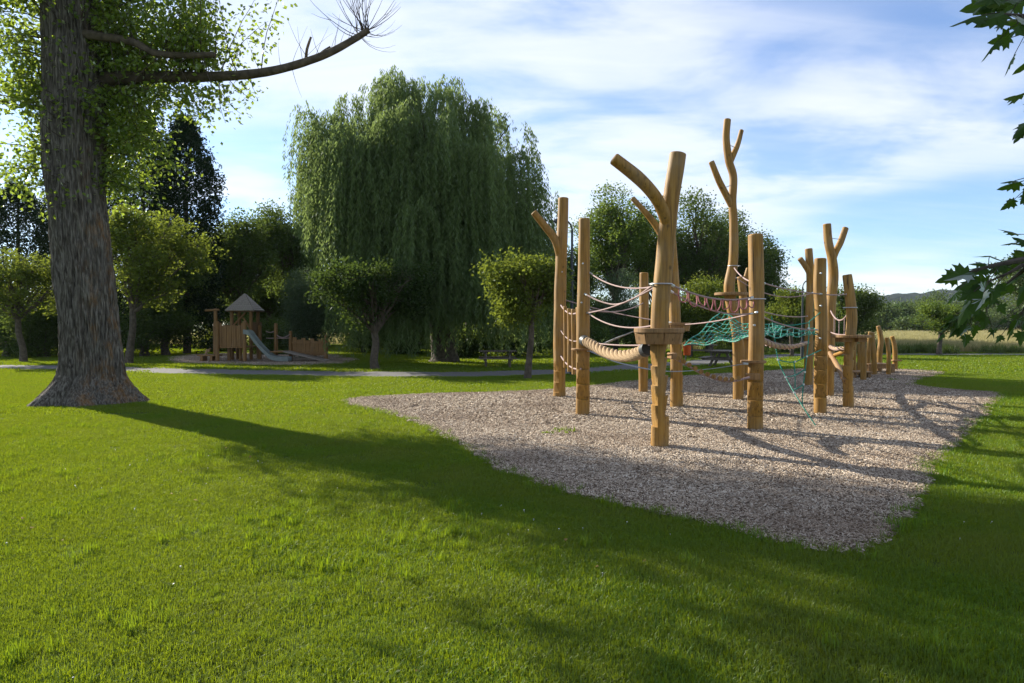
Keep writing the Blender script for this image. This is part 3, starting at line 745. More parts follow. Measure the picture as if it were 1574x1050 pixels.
    for k in range(15):
        z = rng.uniform(10.5, 19); c, r = trunk_at(min(z, 18)); a = rng.uniform(0, 2 * np.pi); L = rng.uniform(1.4, 4.2)
        p = np.array([c[0] + math.cos(a) * L, c[1] + math.sin(a) * L, z + 1]); lobes.append((p, np.array([1.5, 1.5, 1.3]) * rng.uniform(.8, 1.3)))
        up.tube(smooth_path(limb_path(c - [0, 0, 1.2], p, .1, rng), 2), lerp_list([.16, .1, .03], 13), 7)
    for o_, al, z in ((1.6, -.5, 9.3), (2.6, .2, 8.4), (2.3, .6, 10.2), (1.4, .3, 11.0), (3.1, -.6, 9.6), (.6, .8, 10.0), (2.2, -.2, 12.0), (-.8, .9, 10.4), (-2.0, .4, 10.8)):
        c, r = trunk_at(max(z - .5, 9.9)); c = c.copy(); p = c * [1, 1, 0] + [0, 0, z - .8]; p = p + np.array([-.64 * o_ + .77 * al, -.77 * o_ - .64 * al, .8]); lobes.append((p, np.array([1.15, 1.15, .95]) * rng.uniform(.85, 1.2)))
        up.tube(smooth_path(limb_path(c, p, .1, rng), 2), lerp_list([.13, .08, .03], 13), 7)
    up.build('branch', M['bark'], t)
    P = crown_points(lobes, 26000, rng, .26, 10, .38, .7, 4); V, Fq = leaf_cloud(P, rng, .17, .13); np_mesh('crown', V, Fq, M['leaf_poplar'], t)
poplar()

# weeping willow
def willow():
    rng = np.random.default_rng(33); D0 = 31.5; c0 = W(650, 560, D0); sc = D0 / F
    t = thing('weeping_willow', 'tall weeping willow with trailing curtains of narrow leaves', 'tree', (c0.x + 1.0, D0, 0))
    mb = MB(); base = Vector((c0.x + 1.0, D0, 0)); fk = base + Vector((-.3, 0, 2.6))
    pp = smooth_path([base - Vector((0, 0, .1)), base + Vector((0, 0, .3)), base.lerp(fk, .6), fk], 4); mb.tube(pp, lerp_list([.85, .62, .5, .46], len(pp)), 12)
    heads = []
    # (px, py, depth offset, spread): where the boughs arch over before they weep
    tops = [(484, 178, 0, .5), (505, 175, .5, .8), (500, 200, -1, 1.0), (520, 215, -2.6, 1.1), (545, 160, 1, 1.0), (590, 130, .5, 1.1), (620, 125, -.5, 1.0), (655, 130, 1.5, 1.1), (700, 150, -.5, 1.2), (745, 160, 0, 1.2), (785, 190, .6, 1.1), (800, 235, -.8, 1.0), (818, 285, .2, .9), (600, 190, -2.2, 1.3), (650, 185, -2.8, 1.3), (690, 215, -3.4, 1.1), (745, 235, -2.4, 1.3), (560, 240, -3.2, 1.2), (615, 260, -3.9, 1.1), (690, 195, -3.9, .6),
            (500, 290, .5, 1.0), (530, 300, -2.2, 1.0), (790, 320, -1.8, 1.0), (830, 350, .3, .7), (720, 320, -3.6, 1.1), (650, 320, -4.2, 1.1), (580, 330, -3.4, 1.0), (480, 260, 1.5, .7), (600, 400, -4.4, .9), (640, 390, -4.8, .9), (690, 380, -4.8, 1.0), (735, 390, -4.4, 1.0), (780, 400, -3.6, 1.0), (820, 420, -2, .8), (560, 390, -3.8, .8), (660, 330, -4.9, .8), (700, 300, -4.6, .9), (520, 380, -1, .8), (640, 200, 3.5, 1.8), (560, 220, 3.5, 1.6), (730, 230, 3.5, 1.6), (500, 300, 3, 1.1), (800, 330, 3, 1.1)]
    for px, py, dy, s in tops:
        if px < 530 and py > 170: px += 10
        p = W(px, py, D0 + (dy * .62 if dy < 0 else dy))
        q = smooth_path(limb_path(fk, p, .25, rng, 8, .09), 2); r0 = rng.uniform(.12, .24); mb.tube(q, lerp_list([r0, r0 * .6, .04, .015], len(q)), 6)
        mn = W(0, 300 + max(0, px - 450) * 1.3, D0).z if px < 560 else 0
        heads.append((np.array(p), s, mn))
        for k in range(2):
            heads.append((np.array(p) + rng.normal(0, .8, 3) * [1, 1, .55], s * rng.uniform(.3, .6), mn))
    P, Dd, Nn, Ls, Ws = [], [], [], [], []
    strands = MB()
    for (p, s, mn) in heads:
        low = rng.uniform(.5, 3.2) if p[2] > 6 else rng.uniform(.7, 1.9); s = s * rng.uniform(.65, .95); low = max(low, mn)
        for k in range(int(100 * s)):
            a = rng.uniform(0, 2 * np.pi); rr_ = s * math.sqrt(rng.uniform(0, 1)) * 1.15
            st = p + np.array([math.cos(a) * rr_, math.sin(a) * rr_, -rr_ * rr_ * .35 + rng.normal(0, .2)])
            if vnoise(np.array([[st[0] * 1.3, st[1] * 1.3, p[2]]]), 3)[0] < .36: continue
            out = np.array([math.cos(a), math.sin(a), 0]) * rng.uniform(.2, .9)
            zend = max(low + rng.normal(0, .6) + .5 * rng.exponential(1.2), .45); L = min(st[2] - zend, rng.uniform(2.2, 6.8) * (1.25 if rng.uniform() < .3 else 1))
            if L < .5: continue
            m = int(20 + L * 15); u = np.sort(rng.uniform(0, 1, m)) ** .9
            drop = u * L; ho = 1 - np.exp(-drop * 1.1); q = st + out * ho[:, None]
            q[:, 2] = st[2] + .35 * np.sin(np.minimum(drop, 1) * np.pi) * .6 - drop
            ph = rng.uniform(0, 6.28); sway = .05 * np.sin(drop * 1.4 + ph); q[:, 0] += sway; q[:, 1] += .05 * np.cos(drop * 1.2 + ph)
            P.append(q + rng.normal(0, .035, q.shape)); aa = rng.uniform(0, 6.28, m)
            Dd.append(norm(np.stack([np.cos(aa) * .55, np.sin(aa) * .55, np.full(m, -.9)], 1))); Nn.append(rand_dirs(m, rng, .2))
    P = np.concatenate(P); Dd = np.concatenate(Dd); Nn = np.concatenate(Nn); n = len(P)
    Nn = norm(Nn - Dd * np.sum(Nn * Dd, 1, keepdims=True))
    # tufts at the crown top
    V, Fq = leaf_arrays(P, Dd, Nn, rng.uniform(.14, .26, n), rng.uniform(.035, .062, n), .05)
    mb.build('trunk', M['bark'], t)
    o = np_mesh('crown', V, Fq, M['leaf_willow'], t); return n
NW = willow()

def at(px, py, d): return tuple(W(px, py, d))
def ell_tree(name, label, basepx, d, cpx, rpx, k, n, leaf, mat, seed, tr, group=None, forkpy=None, ry=1.0, **kw):
    rng = np.random.default_rng(seed + 500); s = d / F
    c = W(cpx[0], cpx[1], d); b = W(basepx, 560, d)
    lobes = lobes_for(c, (rpx[0] * s, rpx[0] * s * ry, rpx[1] * s), k, rng, kw.pop('lo', .20), kw.pop('hi', .46))
    lobes.append((np.array(c), np.array([rpx[0] * s, rpx[0] * s * ry, rpx[1] * s]) * .42))
    fz = W(0, forkpy, d).z if forkpy else max(.6, c.z - rpx[1] * s * .8)
    return tree(name, label, 'tree', (b.x, d, 0), tr, fz, lobes, n, leaf, mat, seed, group=group, lean=(kw.pop('lean', 0), 0), **kw)
# round-headed young trees on the lawn
GP = 'young round-headed trees along the path'
ell_tree('ball_tree', 'broad yellow-green round-headed tree just right of the big trunk', 198, 30.0, (240, 378), (88, 98), 30, 15000, .17, 'leaf_lime', 41, .15, GP, 478, lean=.2, gap=.46, freq=1.5, cl=.17)
ell_tree('ball_tree', 'small round-headed tree at the far left edge', 36, 31.5, (26, 432), (82, 62), 22, 10000, .16, 'leaf_lime', 42, .14, GP, 490, lean=-.2, gap=.46, freq=1.5, cl=.17)
ell_tree('ball_tree', 'dark flat-topped young tree in front of the willow', 576, 26.3, (573, 440), (88, 60), 34, 19000, .14, 'leaf_backlit', 43, .15, GP, 512, gap=.46, freq=1.5, cl=.17)
ell_tree('ball_tree', 'slim yellow-green young tree beside the leftmost climbing posts', 811, 21.6, (810, 434), (66, 66), 32, 14000, .12, 'leaf_lime', 44, .10, GP, 492, lean=.12, gap=.46, freq=1.5, cl=.17)
ell_tree('ball_tree', 'small dark spreading tree before the hay field', 1443, 39.5, (1447, 487), (44, 24), 14, 7000, .12, 'leaf_mid', 45, .13, GP, 512, lean=.1)
ell_tree('ball_tree', 'small yellow-green tree behind the climbing net', 1217, 37.0, (1217, 467), (36, 22), 12, 5000, .13, 'leaf_lime', 46, .10, GP, 492)
# dark conifers and the wood behind the big trunk
def conifer(label, px, d, toppy, wpx, n, seed, group):
    rng = np.random.default_rng(seed); b = W(px, 560, d); H = W(px, toppy, d).z; r = wpx * .5 * d / F
    t = thing('conifer_tree', label, 'tree', (b.x, d, 0), group)
    MB().tube([(b.x, d, -.1), (b.x, d, H * .5), (b.x + .1, d, H * .96)], [.24, .15, .03], 8).build('trunk', M['bark'], t)
    m = n // 9; u = rng.uniform(0, 1, m) ** .8; z = .4 + u * (H - .4); a = rng.uniform(0, 6.28, m)
    env = r * np.minimum(1, (1 - u) * 3.6 + .10) * (.62 + .55 * fbm(np.stack([np.cos(a) * 2, np.sin(a) * 2, z * .9], 1), 3, seed))
    q = env * rng.uniform(.25, 1.05, m) ** .5
    P = np.stack([b.x + np.cos(a) * q, d + np.sin(a) * q, z], 1); P = np.repeat(P, 9, 0) + rng.normal(0, .16, (m * 9, 3))
    V, Fq = leaf_cloud(P, rng, .24, .09, .2, .1); np_mesh('crown', V, Fq, M['leaf_conifer'], t)
GC = 'dark conifers behind the playhouse'
conifer('tall dark conifer with ragged top left of the willow', 288, 40, 182, 112, 28000, 51, GC)
conifer('dark conifer half hidden behind the round-headed tree', 222, 42, 170, 135, 26000, 52, GC)
conifer('dark conifer showing left of the big trunk', 30, 43, 285, 130, 20000, 53, GC)
conifer('dark conifer directly behind the big trunk', 120, 42, 250, 120, 14000, 54, GC)
GB = 'broadleaf trees behind the park'
ell_tree('broadleaf_tree', 'dark broadleaf tree over the playhouse roof', 365, 44, (362, 400), (70, 82), 24, 18000, .19, 'leaf_dark', 61, .22, GB, 470)
ell_tree('broadleaf_tree', 'dark broadleaf tree touching the left side of the willow', 452, 48, (450, 392), (70, 88), 26, 20000, .20, 'leaf_dark', 62, .24, GB, 470, gap=.43)
ell_tree('broadleaf_tree', 'dark low tree behind the ball tree left of the playhouse', 255, 38, (258, 440), (70, 60), 16, 12000, .17, 'leaf_dark', 63, .2, GB, 500)
ell_tree('broadleaf_tree', 'big fresh-green tree right of the willow', 945, 52, (945, 372), (78, 80), 28, 26000, .20, 'leaf_mid', 64, .3, GB, 455, gap=.45)
ell_tree('broadleaf_tree', 'tall dark tree behind the tallest carved post', 1075, 53, (1070, 385), (70, 90), 26, 22000, .20, 'leaf_dark', 65, .3, GB, 470, gap=.43)
ell_tree('broadleaf_tree', 'dark spreading tree right of the tallest carved post', 1160, 53, (1160, 425), (62, 78), 24, 20000, .20, 'leaf_dark', 66, .3, GB, 480, gap=.43)
ell_tree('broadleaf_tree', 'dark round tree behind the forked post at the right', 1312, 56, (1308, 480), (44, 42), 16, 10000, .2, 'leaf_dark', 67, .2, GB, 515)
ell_tree('broadleaf_tree', 'dark tree behind the willow crown', 720, 46, (740, 400), (110, 100), 20, 14000, .24, 'leaf_dark', 68, .25, GB, 480)
ell_tree('broadleaf_tree', 'dark tree between the willow and the young slim tree', 860, 46, (868, 440), (50, 70), 16, 10000, .2, 'leaf_dark', 69, .2, GB, 490)
ell_tree('broadleaf_tree', 'green tree behind the branch of the half hidden post', 1010, 56, (1008, 400), (60, 75), 22, 16000, .2, 'leaf_mid', 72, .25, GB, 480)
ell_tree('broadleaf_tree', 'green tree behind the loop rope bridge', 1115, 57, (1118, 390), (62, 80), 22, 16000, .2, 'leaf_dark', 73, .25, GB, 480)
ell_tree('broadleaf_tree', 'broad dark tree right behind the playhouse roof', 415, 52, (415, 425), (64, 66), 22, 15000, .2, 'leaf_dark', 74, .25, GB, 480)
GS = 'shrubs closing the back of the lawn'
bl = [  # px, d, half-width px, top py, leaves, mat, label
    (478, 35.5, 48, 412, 15000, 'leaf_pale', 'tall grey-green shrub right of the playhouse'),
    (945, 44, 48, 395, 11000, 'leaf_pale', 'grey-green shrub behind the leftmost posts'),
    (1085, 42, 46, 418, 9000, 'leaf_lime', 'yellow-green shrub behind the tallest carved post'),
    (1010, 43, 60, 455, 8000, 'leaf_dark', 'dark shrub behind the near forked post'),
    (1140, 44, 60, 465, 8000, 'leaf_dark', 'dark shrub behind the climbing net'),
    (870, 40, 60, 468, 8000, 'leaf_dark', 'dark shrub between lamp post and willow'),
    (790, 37, 60, 500, 8000, 'leaf_dark', 'low dark shrub right behind the picnic table by the willow'),
    (715, 36, 60, 500, 8000, 'leaf_dark', 'low dark shrub at the foot of the willow'),
    (640, 40, 60, 495, 7000, 'leaf_dark', 'dark shrub under the left of the willow'),
    (560, 42, 55, 490, 7000, 'leaf_dark', 'dark shrub behind the flat-topped young tree'),
    (415, 40, 55, 480, 8000, 'leaf_dark', 'dark shrub behind the slide'),
    (225, 37, 60, 470, 8000, 'leaf_dark', 'dark shrub right of the big trunk'),
    (140, 37, 60, 455, 6000, 'leaf_dark', 'dark shrub hidden behind the big trunk'),
    (65, 36, 55, 465, 8000, 'leaf_dark', 'dark shrub left of the big trunk'),
    (5, 37, 60, 460, 8000, 'leaf_dark', 'dark shrub behind the leftmost small tree'),
    (-70, 37, 70, 440, 7000, 'leaf_dark', 'dark shrub at the left border of the park'),
    (1205, 46, 50, 480, 7000, 'leaf_dark', 'dark shrub behind the small yellow-green tree'),
    (1262, 50, 50, 488, 7000, 'leaf_dark', 'dark shrub behind the right-hand climbing posts'),
    (330, 44, 30, 508, 4000, 'leaf_lime', 'sunlit low shrub left behind the playhouse'),
]
back = ['leftmost of the tall dark background hedge', 'dark background hedge left of the big trunk', 'dark background hedge behind the big trunk', 'dark background hedge right of the big trunk', 'dark background hedge left of the playhouse', 'dark background hedge behind the playhouse roof', 'dark background hedge right of the slide', 'dark background hedge behind the grey-green shrub', 'dark background hedge at the left of the willow', 'dark background hedge behind the willow trunk', 'dark background hedge behind the willow curtain', 'dark background hedge right of the willow', 'dark background hedge behind the leftmost climbing posts', 'dark background hedge behind the short plain post', 'dark background hedge behind the nearest post', 'dark background hedge behind the tallest post', 'dark background hedge behind the middle post', 'rightmost of the dark background hedge bushes']
for i, lab in enumerate(back):
    px = -40 + i * 72
    if i == 4: continue
    bl.append((px, 54 + (i * 7 % 5), 62, 425 + (i * 29 % 35) + (28 if i > 13 else 0) - (20 if 5 <= i <= 8 else 0), 7000, 'leaf_dark' if i % 3 else 'leaf_mid', lab))
for i, (px, d, hw, top, n, mat, lab) in enumerate(bl):
    b = W(px, 560, d); h = W(px, top, d).z; r = hw * d / F
    bush('shrub', lab, 'shrub', (b.x, d, 0), (r, r * .8), h, n, .11 if mat == 'leaf_pale' else .15 if d < 52 else .26, mat, 80 + i, GS)
# treeline beyond the field
GF = 'trees beyond the hay field'
fl = [(1352, 135, 26, 470, 'rounded tree at the left end of the far tree line'), (1385, 140, 32, 462, 'tall tree left of centre in the far tree line'), (1432, 160, 38, 448, 'tallest pale-topped tree in the far tree line'), (1470, 150, 30, 466, 'tree right of the tallest in the far tree line'),
      (1515, 160, 34, 455, 'far tree behind the hanging maple leaves'), (1555, 150, 36, 462, 'tree near the right end of the far tree line'), (1600, 150, 40, 460, 'tree at the right edge of the far tree line'), (1340, 150, 30, 478, 'small tree peeping beside the dark round tree'), (1405, 128, 18, 492, 'low bush under the far tree line'), (1412, 150, 30, 474, 'middle tree of the far tree line'), (1492, 135, 26, 480, 'short tree before the far tree line')]
for i, (px, d, hw, top, lab) in enumerate(fl):
    b = W(px, 505, d); h = W(px, top, d).z; r = hw * d / F; rng = np.random.default_rng(900 + i)
    lobes = lobes_for((b.x, d, h * .52), (r, r, h * .5), 12, rng, .42, .62, -.2)
    tree('far_tree', lab, 'tree', (b.x, d, 0), .35, h * .2, lobes, 5200, .5, 'leaf_far', 920 + i, group=GF, gap=.3, freq=.3)
tall = W(1570, 370, 70)
ell_tree('broadleaf_tree', 'pale tall tree showing behind the maple leaves', 1600, 62, (1590, 440), (50, 75), 16, 9000, .24, 'leaf_far', 71, .3, GB, 500)

# overhanging maple at the right
def maple():
    rng = np.random.default_rng(77); base = Vector((5.4, 3.0, 0))
    t = thing('maple_tree', 'maple whose dark lobed leaves hang in from the right edge', 'tree', base)
    mb = MB(); pp = smooth_path([base - Vector((0, 0, .1)), base + Vector((0, 0, .3)), base + Vector((.05, 0, 2)), base + Vector((.0, .1, 4.5)), base + Vector((.1, .1, 7))], 5)
    mb.tube(pp, lerp_list([.34, .24, .2, .16, .07], len(pp)), 12); mb.build('trunk', M['bark'], t)
    half = [(0, 0), (.10, -.06), (.26, -.10), (.20, .06), (.46, .12), (.37, .22), (.50, .40), (.34, .36), (.22, .42), (.27, .62), (.16, .60), (.12, .78), (0, 1.0)]
    pts = [(x, y) for x, y in half] + [(-x, y) for x, y in half[-2:0:-1]]
    meshes = []
    for k in range(4):
        f1 = rng.uniform(.15, .5); f2 = rng.uniform(.1, .35)
        V = [(x, y, -f1 * abs(x) - f2 * max(0, y - .2) ** 2 + .06 * math.sin(9 * x + k) * y) for x, y in pts] + [(0, .3, .02)]
        n = len(pts); Fs = [(i, (i + 1) % n, n) for i in range(n)]
        me = bpy.data.meshes.new('leaf'); me.from_pydata(V, [], Fs); me.materials.append(M['leaf_maple']); meshes.append(me)
    tw = MB()
    def leaf(p, d, s, facing=None):
        p = Vector(p); d = Vector(d).normalized(); n = Vector(facing if facing is not None else rng.normal(size=3) + np.array([0, -.2, 1.5])).normalized()
        x = d.cross(n).normalized(); n = x.cross(d); m = Matrix((x, d, n)).transposed().to_4x4()
        o = bpy.data.objects.new('leaf', meshes[rng.integers(0, 4)]); COL.objects.link(o); o.parent = t
        o.matrix_local = Matrix.Translation(p - base) @ m @ Matrix.Diagonal((s, s, s, 1))
    def bough(pts, r, nl, s, dd, spread=.08):
        P = smooth_path(pts, 5); tw.tube(P, lerp_list([r, r * .25], len(P)), 6)
        for k in range(nl):
            u = rng.uniform(.25, 1) ** .7; i = min(int(u * (len(P) - 1)), len(P) - 2); q = P[i]
            sd = Vector(rng.normal(0, 1, 3)); dirv = Vector(dd) + sd * .6; L = rng.uniform(.04, .12) + spread * .3
            e = q + Vector(dirv).normalized() * L + Vector((0, 0, -.02)); tw.tube([q, q.lerp(e, .5) + Vector((0, 0, .01)), e], .0016, 4)
            leaf(e, dirv + Vector((0, 0, -.35)), s * rng.uniform(.6, 1.05))
        leaf(P[-1], Vector(dd) + Vector((0, 0, -.25)), s * .9)
    c = pp[12]
    # upper sprays
    bough([pp[12], W(1720, 60, 2.9), W(1610, 30, 2.7), W(1545, 22, 2.6)], .02, 12, .13, (-1, .1, -.1))
    bough([pp[12], W(1720, 10, 3.0), W(1620, -5, 2.8), W(1560, 0, 2.7)], .018, 10, .13, (-1, 0, .1))
    bough([pp[10], W(1700, 150, 3.0), W(1620, 165, 2.9), W(1585, 185, 2.8)], .016, 7, .12, (-.8, 0, -.5))
    bough([pp[10], W(1700, 250, 3.0), W(1630, 262, 2.9), W(1592, 278, 2.8)], .016, 8, .09, (-.8, 0, -.6))
    # lower spray reaching in at eye height
    bough([pp[8], W(1700, 385, 3.1), W(1600, 395, 2.9), W(1540, 405, 2.75), W(1490, 418, 2.65)], .022, 10, .115, (-1, .1, -.15))
    bough([W(1640, 392, 3.0), W(1580, 405, 2.95), W(1550, 420, 2.9), W(1520, 432, 2.9)], .012, 9, .115, (-.9, .2, -.3))
    bough([pp[8], W(1690, 390, 3.2), W(1620, 405, 3.1), W(1575, 420, 3.05)], .016, 10, .11, (-.9, .1, -.3))
    bough([W(1585, 405, 3.0), W(1550, 435, 3.3), W(1520, 462, 3.5), W(1478, 485, 3.6)], .010, 20, .08, (-.6, .1, -.7), .1)
    bough([W(1640, 405, 3.05), W(1600, 440, 3.2), W(1580, 465, 3.3), W(1568, 485, 3.4)], .010, 12, .08, (-.4, .1, -.8), .1)
    bough([W(1550, 435, 3.3), W(1515, 455, 3.5), W(1490, 475, 3.6)], .006, 12, .07, (-.6, 0, -.6), .1)
    for k in range(8):
        a = rng.uniform(-.9, 1.6); z = rng.uniform(3.6, 6.5); L = rng.uniform(1.2, 2.2); e = Vector((5.4 + math.cos(a) * L, 3 + math.sin(a) * L, z + .5))
        bough([Vector((5.4, 3, z)), Vector((5.4, 3, z)).lerp(e, .5) + Vector((0, 0, .3)), e], .03, 14, .16, (math.cos(a), math.sin(a), -.2), .4)
    tw.build('branch', M['twig'], t)
maple()
# ------------------------------------------------------------------ carved climbing posts
PD = {}                                                     # post name -> depth
def log_mesh(path, rad, n=22, notch=None, seed=0, step=.03, flat_top=True, bev=.02):
    """a debarked log: uneven round section, chamfered ends, optional carved footholds
    notch = list of (z_low, z_high, depth, angle)"""
    P = smooth_path(path, 8) if len(path) > 2 else [Vector(path[0]).lerp(Vector(path[1]), t / 12) for t in range(13)]
    rad = lerp_list(rad, len(P))
    # resample by length
    A = np.array([tuple(p) for p in P]); sl = np.r_[0, np.cumsum(np.linalg.norm(np.diff(A, axis=0), axis=1))]; L = sl[-1]
    s = list(np.linspace(0, L, max(6, int(L / step))))
    if notch:
        for zl, zh, dp, an in notch:
            for z in (zl - .004, zl + .004):
                s.append(np.interp(z, A[:, 2], sl))
    s = np.array(sorted(set([0, L - bev, L - bev * .4, L] + [x for x in s if x < L - bev * 1.3])))
    Q = np.stack([np.interp(s, sl, A[:, k]) for k in range(3)], 1); rr = np.interp(s, sl, rad)
    rr[-1] *= .80; rr[-2] *= .94
    T = norm(np.gradient(Q, axis=0)); ref = np.array([1., 0, 0]); V = []; an = np.arange(n) * 2 * np.pi / n
    for i in range(len(s)):
        t = T[i]
        if i == 0 and abs(t @ ref) > .8: ref = np.array([0, 1., 0])
        u = ref - t * (ref @ t); u /= np.linalg.norm(u); w = np.cross(t, u); ref = u
        q = np.stack([np.cos(an) * 1.2 + seed * 3.1, np.sin(an) * 1.2 + seed, np.full(n, s[i] * 1.1)], 1)
        r = rr[i] * (1 + .24 * (fbm(q, 3, seed) - .5) + .10 * (vnoise(q * [.5, .5, 2], seed + 3) - .5))
        if notch:
            z = Q[i, 2]
            for zl, zh, dp, ang in notch:
                if zl < z <= zh:
                    cut = dp * (1 - (z - zl) / (zh - zl)) ** .85
                    c = np.cos(an - ang); lim = rr[i] - cut; m = c > .05; rn = np.where(m, lim / np.maximum(c, .05), 9); r = np.minimum(r, rn)
        V.append(Q[i] + u * (np.cos(an) * r)[:, None] + w * (np.sin(an) * r)[:, None])
    k = len(s); V = np.concatenate(V); Fs = [(i * n + a, i * n + (a + 1) % n, (i + 1) * n + (a + 1) % n, (i + 1) * n + a) for i in range(k - 1) for a in range(n)]
    Fs += [tuple(range(n - 1, -1, -1)), tuple((k - 1) * n + a for a in range(n))]
    return [tuple(v) for v in V], Fs
def logpart(name, path, rad, parent, mat='post', seed=0, smooth=38, **kw):
    v, f = log_mesh(path, rad, seed=seed, **kw); mb = MB(); mb.add(v, f); return mb.build(name, M[mat], parent, smooth)
def ledges(py_list, d, depth, angs):
    zs = [W(0, y, d).z for y in py_list]; out = []
    for a in angs:
        off = 0 if a == angs[0] else .5
        for i in range(len(zs) - 1):
            lo, hi = zs[i + 1], zs[i]; g = (hi - lo) * off
            out.append((lo + g, hi + g, depth, a))
    return out
GPOST = 'carved log posts of the climbing course'
def post(label, basey, path, branches=(), notch=None, plate=(), seed=0, name='climbing_post', wires=()):
    d = G(path[0][0], basey).y + path[0][2] * .5 * G(path[0][0], basey).y / F
    s = d / F; pts = [W(x, y, d) for x, y, w in path]; pts[0].z = -.15; ca = math.cos(math.atan((path[0][0] - 787) / F)); rad = [w * .5 * s * ca for x, y, w in path]
    t = thing(name, label, 'climbing post', (pts[0].x, d, 0), GPOST)
    logpart('log', pts, rad, t, seed=seed, notch=ledges(*[notch[0], d, notch[1], notch[2]]) if notch else None)
    for i, br in enumerate(branches):
        dy = br[-1]; bp = [W(x, y, d + dy * (k + .3) / len(br[0])) for k, (x, y, w) in enumerate(br[0])]
        logpart('branch', bp, [w * .5 * s for x, y, w in br[0]], t, seed=seed + 11 + i, n=16)
    for (a, b, dy) in wires:
        MB().tube([W(*a, d), W(*b, d + dy * .6)], .008, 6).build('steel_tie', M['steel'], t)
    for pl in plate:
        kind, px, py, hw, th = pl[:5]; dd = d + (pl[5] if len(pl) > 5 else 0); c = W(px, py, dd)
        MB().disc(c, hw * s, th * s, 28, .006, .012, seed).build('platform', M['plank'], t)
        if kind == 'skirt':
            hgt = pl[6] * s; nb = 8
            for k in range(nb):
                a = 2 * math.pi * (k + .5) / nb; rr_ = hw * s * .90
                m = Matrix.Rotation(a, 4, 'Z') @ Matrix.Rotation(R(10), 4, 'Y'); p = c + Vector((math.cos(a) * rr_ * .93, math.sin(a) * rr_ * .93, -th * s * .5 - hgt / 2))
                MB().box(p, (.035, 2 * rr_ * math.tan(math.pi / nb) * .93, hgt), m, bev=.004).build('skirt_board', M['plank'], t)
        if kind == 'bracket':
            for k in (-1, 1):
                MB().box(c + Vector((k * hw * s * .42, 0, -th * s * .5 - .045)), (hw * s * .5, hw * s * .9, .085), None, bev=.005).build('bracket', M['plank'], t)
    t['depth'] = d
    return t, d
def bolt_ring(t, px, py, d, r):
    c = W(px, py, d); MB().tube([c + Vector((math.cos(a) * r, math.sin(a) * r, 0)) for a in np.linspace(0, 2 * math.pi, 22)], .011, 6).build('rope_collar', M['steel'], t)
FR = -math.pi / 2
P1, D1 = post('leftmost forked post with a short branch pointing up left', 612, [(860, 612, 19), (860, 560, 19), (860, 500, 18), (862, 430, 17), (864, 370, 17), (866, 304, 16)],
              [([(860, 392, 12), (853, 368, 12), (838, 348, 11), (820, 326, 10)], -.25)], ((556, 570, 587, 603), .05, (FR - .9,)), seed=1)
P2, D2 = post('plain flat-topped post at the left with thick rope end', 640, [(895, 641, 21), (896, 590, 21), (896, 540, 20), (897, 450, 19), (898, 336, 18)], (),
              ((545, 568, 591, 614), .08, (FR - .2,)), [('plain', 895, 537, 17, 3)], seed=2)
P3, D3 = post('nearest thick post with a heavy curved branch and a round platform', 690, [(1013, 691, 27), (1014, 640, 27), (1014, 580, 27), (1013, 520, 27), (1015, 470, 28), (1019, 420, 28), (1026, 350, 27), (1033, 300, 26), (1042, 235, 25)],
              [([(1026, 345, 20), (1018, 322, 20), (1004, 298, 20), (980, 272, 20), (943, 243, 18)], -.35)], ((538, 562, 592, 622, 655), .048, (math.pi + .25, -.2)), [('skirt', 1013, 508, 38, 7, 0, 17)], seed=3,
              wires=(((1017, 302), (1029, 296), .1),))
P4, D4 = post('forked post half hidden behind the nearest post', 628, [(1040, 629, 19), (1040, 560, 19), (1038, 500, 18), (1035, 430, 18), (1030, 360, 17), (1025, 300, 15)],
              [([(1028, 385, 11), (1016, 360, 11), (1000, 336, 10), (972, 304, 8)], .2)], ((512, 540, 575, 603), .04, (0.2,)), [('skirt', 1042, 498, 19, 4, 0, 9)], seed=4)
P5, D5 = post('short plain post behind the thick tan rope', 605, [(989, 606, 15), (989, 540, 15), (990, 480, 15), (990, 419, 14)], (), None, (), seed=5)
P6, D6 = post('tallest sinuous post with two upper branches', 617, [(1135, 618, 17), (1135, 560, 17), (1133, 515, 17), (1125, 470, 18), (1121, 440, 17), (1127, 400, 15), (1128, 347, 14), (1126, 309, 13), (1127, 272, 12), (1120, 246, 12), (1116, 213, 11), (1118, 183, 11)],
              [([(1122, 250, 9), (1127, 238, 9), (1134, 222, 8), (1140, 200, 7.5)], .15), ([(1124, 316, 10), (1115, 298, 10), (1104, 276, 9.5), (1093, 248, 8.5)], -.15)], None, [('plain', 1124, 452, 25, 4)], seed=6,
              wires=(((1119, 222), (1128, 226), .1), ((1113, 289), (1123, 285), -.1)))
P7, D7 = post('slim post standing just behind the tallest post', 602, [(1147, 603, 13), (1147, 550, 13), (1146, 500, 13), (1143, 460, 13), (1139, 425, 13)],
              [([(1143, 440, 7), (1146, 428, 7), (1150, 412, 6)], 0)], None, [('plain', 1147, 520, 11, 3)], seed=7)
P8, D8 = post('plain flat-topped post in the middle of the chip bed', 663, [(1161, 664, 24), (1161, 610, 24), (1162, 560, 24), (1163, 500, 24), (1163, 440, 24), (1161, 360, 23)], (),
              ((560, 587, 615, 640), .085, (FR - .2,)), [('plain', 1158, 556, 19, 4)], seed=8)
P9, D9 = post('slim forked post left of the twin posts at right', 594, [(1242, 595, 14), (1243, 540, 14), (1244, 480, 13), (1246, 430, 13), (1243, 382, 12)],
              [([(1246, 430, 9), (1243, 418, 9), (1237, 408, 8.5), (1229, 397, 8)], -.1)], None, (), seed=9)
P10, D10 = post('plain post with carved footholds right of the climbing net', 638, [(1261, 639, 20), (1261, 590, 20), (1262, 540, 20), (1262, 480, 20), (1260, 440, 20), (1261, 397, 19)], (),
                ((527, 548, 569, 590, 611), .085, (FR - .25,)), (), seed=10)
